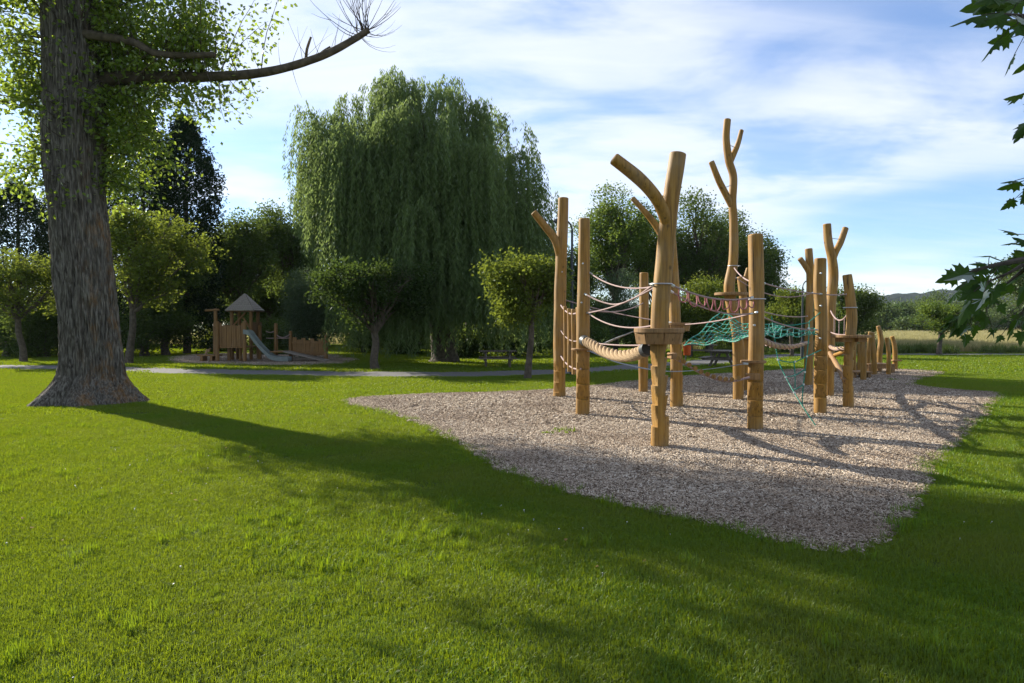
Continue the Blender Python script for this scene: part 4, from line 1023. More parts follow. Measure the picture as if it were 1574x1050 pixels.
P11, D11 = post('curved forked post behind the foothold post at right', 611, [(1275, 612, 15), (1275, 570, 15), (1276, 520, 15), (1277, 470, 16), (1281, 430, 16), (1279, 400, 15), (1273, 372, 14), (1271, 344, 13)],
                [([(1278, 404, 11), (1284, 388, 10), (1292, 372, 10), (1300, 350, 9)], .15)], None, (), seed=11, wires=(((1275, 366), (1292, 368), .1),))
P12, D12 = post('notched post at the right carrying a round platform', 629, [(1304, 630, 18), (1304, 580, 17), (1306, 530, 17), (1309, 490, 17), (1307, 460, 16), (1302, 422, 15)], (),
                ((530, 545, 562, 583, 603), .045, (math.pi + .2, -.2)), [('bracket', 1308, 517, 28, 4)], seed=12)
for t, px, py, d, r in ((P3, 1016, 437, D3, .15), (P6, 1128, 409, D6, .13), (P12, 1307, 473, D12, .13), (P8, 1163, 460, D8, .135)): bolt_ring(t, px, py, d, r)
# eye bolts where ropes are fixed
for t, px, py, d in ((P1, 864, 418, D1), (P2, 896, 405, D2), (P2, 894, 465, D2), (P3, 1010, 525, D3), (P8, 1160, 500, D8), (P10, 1262, 420, D10), (P10, 1262, 470, D10), (P10, 1261, 520, D10)):
    c = W(px, py, d - .13); MB().tube([c + Vector((0, -.012, 0)), c + Vector((0, .03, 0))], [.016, .016], 8).build('bolt', M['steel'], t)

# ------------------------------------------------------------------ ropes
def sag_pts(a, b, sag, n=14):
    a = Vector(a); b = Vector(b); return [a.lerp(b, i / (n - 1)) - Vector((0, 0, sag * 4 * (i / (n - 1)) * (1 - i / (n - 1)))) for i in range(n)]
GROPE = 'hand ropes of the climbing course'
def rope(label, a, b, sag, r=.012, mat='rope_pink', ends=True, group=GROPE, name='hand_rope', mid=None):
    A = W(*a); B = W(*b)
    P = sag_pts(A, B, sag) if mid is None else smooth_path([A] + [W(*m) for m in mid] + [B], 6)
    t = thing(name, label, 'rope', A, group)
    MB().tube(P, r, 7).build('rope', M[mat], t)
    if ends:
        for p, q in ((P[0], P[1]), (P[-1], P[-2])):
            dv = (q - p).normalized(); MB().tube([p - dv * .02, p + dv * .07], r * 1.45, 8).build('ferrule', M['knot'], t)
    return P, t
f3, f2, f4, f1, f8, f10 = D3, D2 - .12, D4 - .1, D1, D8 - .12, D10 - .12
rope('pale rope kinked low between the flat-topped left post and the nearest post', (899, 452, f2), (1004, 438, f3), .1, .014, mid=((922, 463, f2 - .4), (946, 468, f2 - .9), (972, 460, f2 - 1.9)))
rope('upper rope from the flat-topped left post to the nearest post', (906, 419, D2), (1008, 440, f3 + .1), .13)
rope('rope rising from the flat-topped left post to the nearest post collar', (903, 481, f2), (1008, 441, f3), .06)
rope('grey rope crossing behind the flat-topped left post to the half hidden post', (868, 461, f1), (1031, 496, f4), .05)
rope('sagging rope at chest height behind the thick tan rope', (906, 483, f2), (1006, 500, f3 + .1), .12)
rope('taut rope just above the thick tan rope', (905, 526, f2), (1004, 530, f3 + .1), .03)
rope('rope rising from the left posts to the short plain post', (905, 476, D2), (990, 465, D5), .12)
rope('rope from the half hidden post rising to the middle flat-topped post', (1048, 499, f4), (1163, 480, D8 - .13), .04)
rope('lower red rope of the looped rope bridge', (1030, 447, f3 + .1), (1156, 482, f8), .12, .012, 'rope_pink')
rope('long rope from the middle flat-topped post to the foothold post', (1173, 435, D8), (1262, 452, f10), .03)
rope('rope from the foothold post to the right platform post', (1262, 452, f10), (1303, 452, D12), .02)
rope('rope behind the net from the middle post to the slim forked post', (1172, 479, D8), (1241, 486, D9 - .1), .05)
rope('rope above the green net from the middle post to the foothold post', (1172, 487, D8), (1256, 507, f10), .06)
rope('thin rope from the tallest post across to the middle post top', (1128, 411, D6), (1158, 434, D8), .06)
rope('rope from the tallest post down to the slim post behind it', (1128, 425, D6), (1250, 450, D11), .25)
# looped rope bridge: hand rope with hanging loops
def loops():
    A = W(1030, 437, f3 - .05); B = W(1157, 457, f8); P = sag_pts(A, B, .11, 30)
    t = thing('looped_rope', 'red rope with a row of hanging loops between nearest and middle posts', 'rope', A)
    MB().tube(P, .014, 7).build('rope', M['rope_pink'], t)
    for p, q in ((P[0], P[1]), (P[-1], P[-2])): MB().tube([p, p + (q - p).normalized() * .09], .02, 8).build('ferrule', M['knot'], t)
    for k in range(9):
        i = 3 + k * 3
        if i + 2 >= len(P): break
        a, b = P[i], P[i + 2]; dz = .17 + .025 * math.sin(k * 2.3); L = []
        for j in range(13):
            u = j / 12; p = a.lerp(b, .5 + .62 * math.sin((u - .5) * math.pi)); L.append(p + Vector((.02 * math.sin(k), .05 * math.sin(u * 6 + k), -dz * math.sin(math.pi * u) ** .7)))
        MB().tube(L, .010, 6).build('loop', M['rope_red'], t)
loops()
# thick braided rope
def thick_rope():
    P = smooth_path([W(899, 524, f2 - .05), W(912, 531, f2 - .4), W(930, 541, f2 - 1.0), W(952, 547, f2 - 1.8), W(975, 545, f2 - 2.5), W(994, 537, f3 + .32)], 14)
    t = thing('thick_climbing_rope', 'thick tan twisted rope slung between the left post and nearest platform', 'rope', P[0])
    n = len(P); rr_ = .060; MB().tube(P, .030, 10).build('core', M['rope_tan'], t)
    for s in range(4):
        pts = []; ref = Vector((0, 0, 1)); tot = 0
        for i in range(n * 2 - 1):
            f = i / 2; j = int(f); p = P[j].lerp(P[min(j + 1, n - 1)], f - j); tv = (P[min(j + 1, n - 1)] - P[max(j - 1, 0)]).normalized()
            u = (ref - tv * ref.dot(tv)).normalized(); w = tv.cross(u); ph = 2 * math.pi * s / 4 + i * .20
            pts.append(p + (u * math.cos(ph) + w * math.sin(ph)) * rr_)
        MB().tube(pts, .037, 8).build('strand', M['rope_tan'], t)
    for p, q in ((P[0], P[3]), (P[-1], P[-4])):
        dv = (q - p).normalized(); MB().tube([p - dv * .05, p + dv * .02, p + dv * .07], [.100, .102, .100], 16).build('end_collar', M['dark_metal'], t)
    MB().tube([P[0] + Vector((-.02, -.10, .03)), P[0] + Vector((-.05, .02, .02))], [.03, .03], 10).build('bolt', M['dark_metal'], t)
thick_rope()
# slack belts
def belt(label, pts, w=.055):
    P = smooth_path([W(*p) for p in pts], 8); t = thing('slack_belt', label, 'belt', P[0], 'grey slack belts'); v = []; f = []
    for i, p in enumerate(P):
        tv = (P[min(i + 1, len(P) - 1)] - P[max(i - 1, 0)]).normalized(); s = tv.cross(Vector((0, 0, 1))).normalized(); up = s.cross(tv)
        for a, b in ((-1, -1), (1, -1), (1, 1), (-1, 1)): v.append(p + s * (w / 2 * a) + up * (.006 * b))
    for i in range(len(P) - 1):
        for a in range(4): b = (a + 1) % 4; f.append((i * 4 + a, i * 4 + b, i * 4 + 4 + b, i * 4 + 4 + a))
    f += [(3, 2, 1, 0), tuple(len(v) - 4 + k for k in range(4))]
    MB().add(v, f).build('webbing', M['belt'], t, 60)
    for p, q in ((P[0], P[1]), (P[-1], P[-2])): MB().box(p, (.07, .07, .035), None, bev=.005).build('buckle', M['steel'], t)
belt('grey belt rising from the leftmost post to the half hidden platform', ((868, 546, D1), (918, 532, D1 - .6), (955, 517, D4 + .6), (990, 504, D4 + .3), (1030, 497, f4)), .10)
belt('long sagging grey belt from the left post to the middle post shelf', ((905, 539, f2), (917, 544, f2 - .1), (946, 556, f2 - .3), (974, 563, f2 - .5), (1000, 568, f2 - .7), (1030, 571, f2 - 1), (1060, 570, f2 - 1.2), (1100, 566, f8 + .3), (1146, 559, f8)), .075)
# rope-and-stick ladder between the two left posts
def stick_ladder():
    A = W(862, 469, f1 - .13); B = W(892, 478, D2 - .08); A2 = W(862, 547, f1 - .13); B2 = W(893, 567, D2 - .1)
    t = thing('stick_ladder', 'hanging row of upright sticks on two ropes between the two left posts', 'rope ladder', A)
    top = sag_pts(A, B, .12, 20); bot = sag_pts(A2, B2, .10, 20)
    MB().tube(top, .016, 7).build('rope', M['rope_pink'], t); MB().tube(bot, .016, 7).build('rope', M['rope_pink'], t)
    for i in (5, 9, 13, 17):
        a, b = top[i], bot[i]; dv = (a - b).normalized()
        logpart('stick', [b - dv * .12, b.lerp(a, .5) + Vector((.01, 0, 0)), a + dv * .10], [.042, .045, .04], t, seed=i, n=12, bev=.008)
    mid = [x.lerp(y, .5) for x, y in zip(top, bot)]; MB().tube(mid, .011, 6).build('rope', M['rope_pink'], t)
stick_ladder()
# log bridge nearest post -> middle post
def log_bridge():
    t0 = W(1030, 548, D3 + .9); t = thing('log_bridge', 'sagging bridge of short logs on ropes between nearest and middle posts', 'rope bridge', t0)
    L = []
    pts = [(1034, 549), (1055, 561), (1078, 574), (1102, 583), (1125, 586), (1152, 580)]
    for off in (-.16, .16):
        P = smooth_path([W(x, y, D3 + 1.0 + (D8 - .15 - D3 - 1.0) * i / 5 + off) for i, (x, y) in enumerate(pts)], 5); L.append(P)
        MB().tube(P, .017, 7).build('rope', M['rope_pink'], t)
    n = len(L[0])
    for i in range(2, n - 2, 2):
        a, b = L[0][i], L[1][i]; e = (b - a) * .25; dz = Vector((0, 0, .028))
        logpart('rung', [a - e + dz, a.lerp(b, .5) + dz, b + e + dz], [.036, .038, .036], t, seed=i, n=10, bev=.008)
    MB().box(W(1157, 579, D8 - .2), (.2, .12, .10), None, bev=.01).build('anchor_block', M['plank'], t)
    MB().box(W(1033, 547, D3 + .95), (.09, .3, .09), None, bev=.01).build('anchor_block', M['plank'], t)
log_bridge()
# wrapped rope bridge middle post -> right posts
def wrapped(label, pts, r, seed):
    P = smooth_path([W(*p) for p in pts], 10); t = thing('wrapped_rope', label, 'rope', P[0], 'wrapped rope beams')
    MB().tube(P, r, 10).build('core', M['rope_tan'], t); n = len(P)
    for s in range(2):
        H = []
        for i in range(n * 2 - 1):
            f = i / 2; j = int(f); p = P[j].lerp(P[min(j + 1, n - 1)], f - j); tv = (P[min(j + 1, n - 1)] - P[max(j - 1, 0)]).normalized(); u = (Vector((0, 0, 1)) - tv * tv.z).normalized(); w = tv.cross(u); ph = i * .55 + s * math.pi
            H.append(p + (u * math.cos(ph) + w * math.sin(ph)) * r * 1.05)
        MB().tube(H, r * .32, 6).build('wrapping', M['rope_pink'], t)
wrapped('thick wrapped rope from the middle post to the slim forked post', ((1172, 524, D8), (1195, 532, D8 + 1.5), (1220, 533, D9 - 3), (1242, 527, D9 - .1)), .045, 1)
wrapped('wrapped rope between the curved forked post and the right platform post', ((1276, 533, D11 - .1), (1285, 536, D11 - .8), (1304, 534, D12)), .035, 2)
# small rope bridge at right: V rope with droppers
def small_bridge():
    A = W(1277, 478, D11 - .1); B = W(1307, 476, D12); t = thing('rope_railing', 'pale rope railing with upright droppers left of the right platform', 'rope', A)
    top = sag_pts(A, B, .22, 16); bot = sag_pts(W(1277, 511, D11 - .1), W(1306, 514, D12), .03, 16)
    MB().tube(top, .016, 7).build('rope', M['rope_pink'], t); MB().tube(bot, .014, 7).build('rope', M['rope_pink'], t)
    for i in (3, 7, 11, 13): MB().tube([top[i], bot[i]], .011, 6).build('dropper', M['rope_pink'], t)
small_bridge()
# green nets
def net(label, corners, nu, nv, sag, group='green climbing nets', r=.009):
    a, b, c, d = [W(*q) for q in corners]; t = thing('climbing_net', label, 'net', a, group)
    def pt(u, v):
        p = a.lerp(b, u).lerp(d.lerp(c, u), v); s = sag * 4 * (u * (1 - u)) ** 1.0 * 1.0 + sag * 1.5 * v * (1 - v)
        ein = .10 * (math.sin(math.pi * u) * (1 if v < .5 else -1) * abs(v - .5) * 2)
        p = p + (d - a) * ein * .8; return p - Vector((0, 0, s)) + Vector((0, 0, .03 * math.sin(u * 17 + v * 11)))
    for j in range(nv + 1): MB().tube([pt(i / (nu * 3), j / nv) for i in range(nu * 3 + 1)], r * (1.5 if j in (0, nv) else 1), 5).build('strand', M['rope_green'], t)
    for i in range(nu + 1): MB().tube([pt(i / nu, j / (nv * 3)) for j in range(nv * 3 + 1)], r * (1.5 if i in (0, nu) else 1), 5).build('strand', M['rope_green'], t)
    k = MB()
    for i in range(0, nu + 1):
        for j in range(0, nv + 1):
            p = pt(i / nu, j / nv); k.box(p, (.026, .026, .026), None, bev=.004)
    k.build('connector', M['knot'], t)
net('wide green rope net stretched between half hidden, tallest and middle posts', ((1052, 531, D4 - .6), (1170, 516, D8 + .7), (1205, 503, D6 - 1.5), (1108, 478, D6 - .3)), 12, 9, .07)
net('narrow green rope net running on to the foothold post', ((1168, 516, D8 + .2), (1255, 512, f10), (1252, 506, D9 - 3), (1172, 496, D6 - 1.5)), 9, 3, .05)
def hanging_net():
    dd = D10 - .5; g = G(1255, 657)
    t = thing('climbing_net', 'green rope net hanging down to the chips left of the foothold post', 'net', (g.x, g.y, 0), 'green climbing nets')
    S = [[(1186, 486, dd + .2), (1190, 515, dd), (1196, 553, dd - .2), (1208, 580, dd - .4), (1221, 604, dd - .7), (1238, 631, dd - 1.0)],
         [(1244, 494, dd + .2), (1243, 520, dd + .1), (1240, 548, dd), (1237, 575, dd), (1234, 600, dd), (1233, 624, dd)],
         [(1190, 515, dd), (1205, 513, dd), (1225, 512, dd), (1243, 505, dd + .1)],
         [(1196, 553, dd - .2), (1208, 556, dd - .1), (1222, 556, dd), (1240, 548, dd), (1262, 538, f10)],
         [(1220, 555, dd), (1222, 575, dd), (1222, 598, dd)],
         [(1208, 579, dd - .4), (1222, 577, dd - .1), (1237, 568, dd)],
         [(1217, 598, dd - .6), (1222, 599, dd - .2), (1235, 591, dd)],
         [(1244, 494, dd + .2), (1252, 488, f10), (1261, 480, f10)],
         [(1189, 497, dd + .1), (1215, 500, dd), (1244, 496, dd + .2)]]
    for s in S:
        P = [W(*q) for q in s]
        if s is S[0]: P.append(Vector((g.x, g.y, .01)))
        MB().tube(smooth_path(P, 5), .010, 6).build('strand', M['rope_green'], t)
    k = MB()
    for q in ((1196, 553, dd - .2), (1208, 580, dd - .4), (1221, 604, dd - .7), (1240, 548, dd), (1237, 572, dd), (1235, 591, dd), (1222, 556, dd), (1222, 577, dd), (1222, 598, dd), (1190, 515, dd), (1243, 505, dd)): k.box(W(*q), (.035, .035, .035), None, bev=.005)
    k.build('connector', M['knot'], t)
hanging_net()
# braces under the right platform
def pole(label, a, b, r, mat='post', name='wooden_brace', cat='brace', seed=3):
    A, B = W(*a), W(*b); t = thing(name, label, cat, A); logpart('log', [A, A.lerp(B, .5) + Vector((.01, 0, .01)), B], [r, r, r * .95], t, mat, seed=seed, n=14); return t
pole('dark diagonal log leaning against the right platform post', (1276, 543, D11 - .2), (1299, 586, D12 - .05), .055, 'plank', seed=5)
pole('pale inclined pole behind the right platform post', (1276, 549, D11), (1306, 538, D12 + .2), .045, seed=6)

# ------------------------------------------------------------------ low balance course behind
def sp(label, basey, pts, seed, name='balance_post'):
    d = G(pts[0][0], basey).y; s = d / F; P = [W(x, y, d) for x, y, w in pts]; P[0].z = -.1
    t = thing(name, label, 'balance post', (P[0].x, d, 0), 'low posts of the balance course'); logpart('log', P, [w * .5 * s for x, y, w in pts], t, seed=seed, n=16, bev=.012); return t, d
sp('low post holding the right platform edge', 585, [(1327, 585, 9), (1327, 550, 9), (1326, 521, 9)], 31)
sp('thin low post left in the balance course', 580, [(1313, 580, 6), (1313, 550, 6), (1314, 524, 6)], 32)
sp('short low post beside the thin one in the balance course', 578, [(1320, 578, 6), (1321, 550, 6), (1321, 528, 6)], 33)
sp('leaning low post at the left of the wooden deck', 573, [(1334, 573, 7), (1335, 545, 7), (1338, 510, 6)], 34)
sp('straight low post at the front of the wooden deck', 577, [(1344, 577, 8), (1343, 545, 8), (1340, 511, 7)], 35)
sp('tall curved low post at the back of the wooden deck', 571, [(1351, 571, 8), (1352, 545, 8), (1354, 522, 8), (1350, 501, 6)], 36)
sp('straight low post at the right of the wooden deck', 577, [(1366, 577, 7), (1366, 545, 6), (1363, 519, 6)], 37)
t, d = sp('last curved low post with a small shelf', 569, [(1376, 569, 7), (1376, 545, 7), (1375, 530, 7), (1371, 517, 6)], 38)
MB().box(W(1376, 554, d), (.32, .34, .05), None, bev=.006).build('shelf', M['plank'], t)
def deck():
    d0 = G(1350, 574).y; t = thing('wooden_deck', 'low weathered plank deck between the balance posts', 'deck', (W(1350, 570, d0).x, d0, 0))
    a = W(1331, 560, d0); b = W(1371, 560, d0); w = (b.x - a.x)
    for k in range(6): MB().box((a.x + w * (k + .5) / 6, d0 + .3, a.z), (w / 6 * .93, 1.0, .045), None, bev=.005).build('plank', M['plank'], t)
    for x in (.06, .94):
        for y in (-.15, .72): MB().box((a.x + w * x, d0 + y, a.z / 2 - .03), (.12, .10, a.z - .02), None, bev=.01).build('leg', M['plank'], t)
    MB().box((a.x + w * .5, d0 - .16, a.z - .085), (w, .05, .12), None, bev=.006).build('beam', M['plank'], t)
deck()
def deck2():
    d0 = G(1325, 582).y; a = W(1309, 572, d0); b = W(1337, 572, d0); w = b.x - a.x
    t = thing('low_footbridge', 'very low plank footbridge behind the right platform post', 'footbridge', ((a.x + b.x) / 2, d0, 0))
    for k in range(6): MB().box((a.x + w * (k + .5) / 6, d0 + .2, a.z), (w / 6 * .92, .8, .045), None, bev=.005).build('plank', M['plank'], t)
    for x in (.1, .9): MB().box((a.x + w * x, d0 + .2, a.z / 2 - .03), (.1, .6, a.z), None, bev=.01).build('leg', M['plank'], t)
deck2()
def stones():
    for i, (px, py, w) in enumerate(((1290, 569, 26), (1271, 571, 14))):
        d = G(px, py + 4).y; c = W(px, py, d); lab = ['wide rounded log lying behind the right platform post', 'narrow rounded log lying beside the curved forked post'][i]
        t = thing('lying_log', lab, 'log', (c.x, d, 0)); s = w * d / F
        logpart('log', [(c.x - s / 2, d, .12), (c.x, d, .16), (c.x + s / 2, d, .12)], [.12, .14, .11], t, seed=40 + i, n=14)
stones()

# ------------------------------------------------------------------ playhouse
def playhouse():
    d = 31.5; s = d / F; X = lambda px: W(px, 525, d).x; Z = lambda py: W(0, py, d).z
    t = thing('playhouse', 'wooden playhouse with pyramid roof, plank walls and battlement ramp', 'playhouse', (X(370), d, 0))
    def board(name, px0, px1, py0, py1, y, th=.03, mat='plank', par=t):
        return MB().box(((X(px0) + X(px1)) / 2, y, (Z(py0) + Z(py1)) / 2), (abs(X(px1) - X(px0)), th, abs(Z(py0) - Z(py1))), None, bev=.004).build(name, M[mat], par)
    # front platform walled with upright planks
    nb = 12
    for k in range(nb):
        a = 334 + 44 * k / nb; top = 500 if k not in (0, 1, nb - 2, nb - 1) else 496
        board('wall_plank', a + .15, a + 44 / nb - .15, top + (k * 37 % 3) * .3, 533, d - .02 * (k % 2))
    for k in range(10):                                                                          # return wall
        y = d + .12 + k * .17; MB().box((X(334), y, (Z(500) + Z(533)) / 2), (.03, .16, Z(500) - Z(533)), None, bev=.004).build('wall_plank', M['plank'], t)
    for px, y, top in ((335, d - .07, 494), (377, d - .07, 494), (341, d + 1.8, 500), (377, d + 1.8, 500)):
        r = .085; logpart('post', [(X(px), y, -.1), (X(px), y, 1), (X(px), y, Z(top))], [r, r, r * .95], t, 'plank', seed=px % 9, n=12)
    MB().box(((X(334) + X(378)) / 2, d + .9, Z(534)), (X(378) - X(334), 1.9, .06), None, bev=.006).build('floor', M['plank'], t)
    for px in (345, 363): logpart('post', [(X(px), d + .5, -.1), (X(px), d + .5, .3), (X(px), d + .5, Z(535))], [.08, .08, .08], t, 'plank', seed=px, n=12)
    # roofed tower behind
    cy = d + 1.9; cx = W(377, 525, cy).x; hw = .64
    for ix in (-1, 1):
        for iy in (-1, 1):
            x, y = cx + ix * hw * .72, cy + iy * hw * .72; logpart('tower_post', [(x, y, -.1), (x, y, 1.2), (x, y, Z(474))], [.085, .085, .08], t, 'plank', seed=5 + ix + iy, n=12)
    for k in range(6): MB().box((cx + hw * .72, cy - hw * .6 + k * .24, Z(510)), (.03, .22, .9), None, bev=.004).build('wall_plank', M['plank'], t)
    MB().tube([(cx - .5, cy - hw * .75, Z(505)), (cx + .2, cy - hw * .75, Z(480))], .05, 8).build('strut', M['plank'], t)
    MB().tube([(cx + .55, cy - hw * .75, Z(512)), (cx + .1, cy - hw * .75, Z(488))], .05, 8).build('strut', M['plank'], t)
    # roof: courses of boards on four slopes
    ez, az, er = Z(477), Z(450), .66; nc = 9
    roof = MB().add([(cx - er, cy - er, ez - .03), (cx + er, cy - er, ez - .03), (cx + er, cy + er, ez - .03), (cx - er, cy + er, ez - .03), (cx, cy, az - .06)], [(0, 1, 4), (1, 2, 4), (2, 3, 4), (3, 0, 4), (3, 2, 1, 0)]).build('roof', M['plank'], t)
    for side in range(4):
        m = Matrix.Translation((cx, cy, 0)) @ Matrix.Rotation(side * math.pi / 2, 4, 'Z')
        for k in range(nc):
            u0, u1 = k / nc, (k + 1.25) / nc; w0, w1 = er * (1 - u0) + .02, er * (1 - min(u1, 1)) + .012; z0, z1 = ez + (az - ez) * u0, ez + (az - ez) * min(u1, 1)
            th = .05; v = [(-w0, -w0 - .02, z0), (w0, -w0 - .02, z0), (w1, -w1, z1), (-w1, -w1, z1)]; v += [(x, y - .012, z + th) for x, y, z in v]
            MB().add([m @ Vector(p) for p in v], [(3, 2, 1, 0), (4, 5, 6, 7), (0, 1, 5, 4), (1, 2, 6, 5), (2, 3, 7, 6), (3, 0, 4, 7)]).build('roof_board', M['shingle'], roof, 0)
    # slide
    prof = [(378, 512), (386, 514), (392, 522), (400, 532), (410, 543), (418, 550), (428, 553), (446, 554)]
    P = smooth_path([(X(x), d - .05, Z(y)) for x, y in prof], 5); hwid = .26; v = []; f = []
    sect = [(-hwid - .03, .16), (-hwid, .17), (-hwid + .02, 0), (hwid - .02, 0), (hwid, .17), (hwid + .03, .16), (hwid + .02, -.04), (-hwid - .02, -.04)]
    for p in P:
        for a, b in sect: v.append((p.x, p.y + a, p.z + b))
    k = len(sect)
    for i in range(len(P) - 1):
        for a in range(k): b = (a + 1) % k; f.append((i * k + a, (i + 1) * k + a, (i + 1) * k + b, i * k + b))
    f += [tuple(range(k)), tuple(len(v) - 1 - a for a in range(k))]
    MB().add(v, f).build('slide', M['slide'], t, 30)
    # ramp with battlement wall
    yb = d + .9
    for k in range(8):
        a = 440 + 55 * k / 8; tp = 519 + (k % 2) * 3.2 + k * .55
        board('battlement_plank', a + .1, a + 55 / 8 - .1, tp, 548, yb)
    board('rail', 438, 496, 526, 529, yb - .035, .04); board('rail', 438, 496, 542, 545, yb - .035, .04)
    for px, y, top in ((415, d + .8, 497), (437, d + .9, 509), (493, d + .9, 515)): logpart('post', [(X(px), y, -.1), (X(px), y, .8), (X(px), y, Z(top))], [.09, .09, .08], t, 'plank', seed=px, n=12)
    a0 = Vector((X(416), d + .35, Z(541))); a1 = Vector((X(436), d + .35, Z(540.5))); a2 = Vector((X(500), d + .3, .05))
    for k in range(9):
        u0 = k / 9; c = a1.lerp(a2, u0 + .055); ang = math.atan2(a1.z - a2.z, a2.x - a1.x)
        MB().box(c, ((a2 - a1).length / 9 * .93, 1.0, .045), Matrix.Rotation(ang, 4, 'Y'), bev=.004).build('ramp_plank', M['shingle'], t)
    MB().box((a0 + a1) / 2, ((a1 - a0).length, 1.0, .05), None, bev=.005).build('landing', M['plank'], t)
    for a, b, sg in (((400, 509), (415, 507), .1), ((415, 514), (437, 514), .16), ((400, 520), (415, 520), .02), ((415, 520), (437, 520), .02)):
        MB().tube(sag_pts((X(a[0]), d + .75, Z(a[1])), (X(b[0]), d + .8, Z(b[1])), sg, 8), .022, 6).build('rope', M['rope_pink'], t)
    # mast with crossbar
    logpart('mast', [(X(325), d + .5, -.1), (X(325), d + .5, 1.2), (X(324), d + .5, Z(474))], [.10, .09, .075], t, 'plank', seed=8, n=12)
    logpart('crossbar', [(X(309), d + .45, Z(477)), (X(320), d + .45, Z(476.5)), (X(331), d + .45, Z(476))], [.05, .05, .05], t, 'plank', seed=9, n=10)
    for px, y0 in ((305, 552), (320, 552)): MB().box((X(px) + .1, d + .3, .12), (.12, .5, .3), None, bev=.01).build('bench_leg', M['plank'], t)
    MB().box((X(318), d + .3, .30), (1.0, .45, .06), None, bev=.008).build('bench_top', M['plank'], t)
    logpart('post', [(X(294), d + 2.5, -.1), (X(294), d + 2.5, .8), (X(294), d + 2.5, Z(496))], [.08, .08, .075], t, 'plank', seed=12, n=12)
    MB().tube([(X(311), d + .3, .33), (X(314), d + .3, .55), (X(318), d + .3, .62), (X(316), d + .3, .45)], [.05, .07, .06, .04], 8).build('rocker', M['rope_tan'], t)
playhouse()

# ------------------------------------------------------------------ tables, bin, lamps
def picnic(label, cx, cy, rz, L, H=.66, sc=1.0):
    t = thing('picnic_table', label, 'picnic table', (cx, cy, 0), 'dark picnic tables'); t.rotation_euler.z = rz
    def b(name, c, s_, rot=None):
        m = MB(); m.box(Vector(c) * sc, tuple(x * sc for x in s_), rot, bev=.006); o = origin_of(t)
        me = bpy.data.meshes.new(name); me.from_pydata(m.v, [], m.f); link_mesh(name, me, M['plank_old'], t)
    for k in range(4): b('table_plank', (0, -.27 + k * .18, H), (L, .165, .045))
    for sgn in (-1, 1):
        for k in range(2): b('seat_plank', (0, sgn * (.62 + k * .15), H * .58), (L * 1.02, .135, .045))
        x = sgn * L * .32
        for q in (-1, 1): b('leg', (x, q * .33, H * .49), (.08, .09, H * 1.02), Matrix.Rotation(q * R(-24), 4, 'X').inverted())
        b('seat_bearer', (x + sgn * .065, 0, H * .52), (.05, 1.5, .09)); b('table_bearer', (x + sgn * .065, 0, H * .93), (.05, .66, .08))
picnic('dark picnic table in the shade under the willow', W(765, 560, 27.6).x, 27.6, R(3), 1.5)
picnic('dark picnic table beyond the chips behind the middle post', W(1112, 560, 27.8).x, 27.8, R(62), 1.5)
picnic('dark picnic table in deep shade beside the orange bin', W(1078, 550, 36).x, 36, R(-20), 1.6)
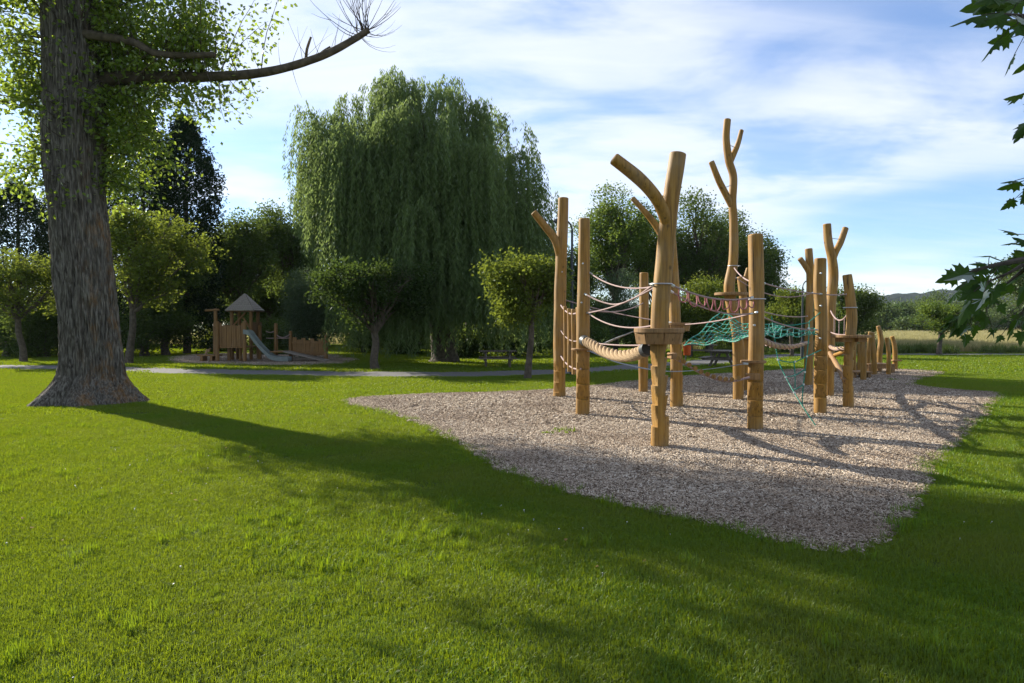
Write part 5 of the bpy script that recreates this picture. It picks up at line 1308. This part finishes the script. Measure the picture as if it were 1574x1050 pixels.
def bin_():
    d = 31; c = W(1056, 552, d); t = thing('litter_bin', 'orange litter bin on a post beyond the path', 'bin', (c.x, d, 0)); zt = W(0, 531, d).z; zb = W(0, 546, d).z
    MB().tube([(c.x, d + .22, -.05), (c.x, d + .22, zt + .1)], .03, 8).build('post', M['dark_metal'], t)
    m = MB(); n = 20; v = []; f = []
    for z, r in ((zb, .14), (zb + .02, .155), (zt - .03, .18), (zt, .19), (zt, .165), (zb + .04, .14)):
        for a in range(n): v.append((c.x + math.cos(a * 2 * math.pi / n) * r, d + math.sin(a * 2 * math.pi / n) * r, z))
    for i in range(5):
        for a in range(n): b = (a + 1) % n; f.append((i * n + a, i * n + b, i * n + n + b, i * n + n + a))
    f += [tuple(range(n - 1, -1, -1)), tuple(5 * n + a for a in range(n))]; m.add(v, f).build('bucket', M['orange'], t)
    MB().disc((c.x, d, zt + .10), .20, .03, 20).build('lid', M['orange'], t)
    for k in (-1, 1): MB().tube([(c.x + k * .15, d, zt - .02), (c.x + k * .15, d, zt + .10)], .01, 6).build('lid_strut', M['dark_metal'], t)
bin_()
def lamp(label, px, basey, topy, side, mat):
    d = G(px, basey).y; x = W(px, 525, d).x; zt = W(px, topy, d).z
    t = thing('street_lamp', label, 'street lamp', (x, d, 0), 'lamp posts along the path')
    MB().tube([(x, d, -.05), (x, d, .9), (x, d, .92), (x, d, zt * .6), (x, d, zt - .35)], [.075, .075, .05, .045, .038], 12).build('pole', M[mat], t)
    P = [(x + side * .32 * (1 - math.cos(a)), d, zt - .35 + .35 * math.sin(a)) for a in np.linspace(0, math.pi * .62, 9)]; MB().tube(P, .03, 8).build('arm', M[mat], t)
    e = Vector(P[-1]); MB().tube([e + Vector((0, 0, .05)), e + Vector((side * .03, 0, 0)), e + Vector((side * .05, 0, -.08))], [.05, .14, .17], 14).build('lamp_head', M[mat], t)
lamp('dark lamp post between the leftmost climbing posts', 879, 577, 338, -1, 'dark_metal')
lamp('blue-grey lamp post behind the slim forked post at right', 1233, 552, 431, 1, 'dark_metal')
# weeds in the chips
def weed(label, px, py, seed, s=1):
    rng = np.random.default_rng(seed); g = G(px, py); t = thing('weed_tuft', label, 'weed', (g.x, g.y, 0), 'weeds growing through the chips')
    V, T = blades(90, .42 * s, .03, .13 * s, .012, 1.1, rng, 7); V = V + np.array([g.x, g.y, .01]); np_mesh('leaves', V, T, M['grass_lush'], t)
weed('small green weed patch in the chips before the flat-topped left post', 868, 666, 1); weed('few grass blades at the back of the chips near the deck', 1372, 585, 2, .8); weed('tiny weed left of the small weed patch', 843, 668, 3, .5)

# ------------------------------------------------------------------ evening air
hz = NT('evening_air'); hz.n.remove(hz.b)
pv = hz.n.new('ShaderNodeVolumePrincipled'); pv.inputs['Color'].default_value = (.80, .88, 1.0, 1); pv.inputs['Density'].default_value = .00008; pv.inputs['Anisotropy'].default_value = .0
hz.l.new(pv.outputs[0], hz.out.inputs['Volume'])
tag(MB().box((300, 440, 34), (1500, 1000, 70)).build('haze', hz.m, None, 0), 'thin bluish evening air over the fields', 'haze', kind='stuff')
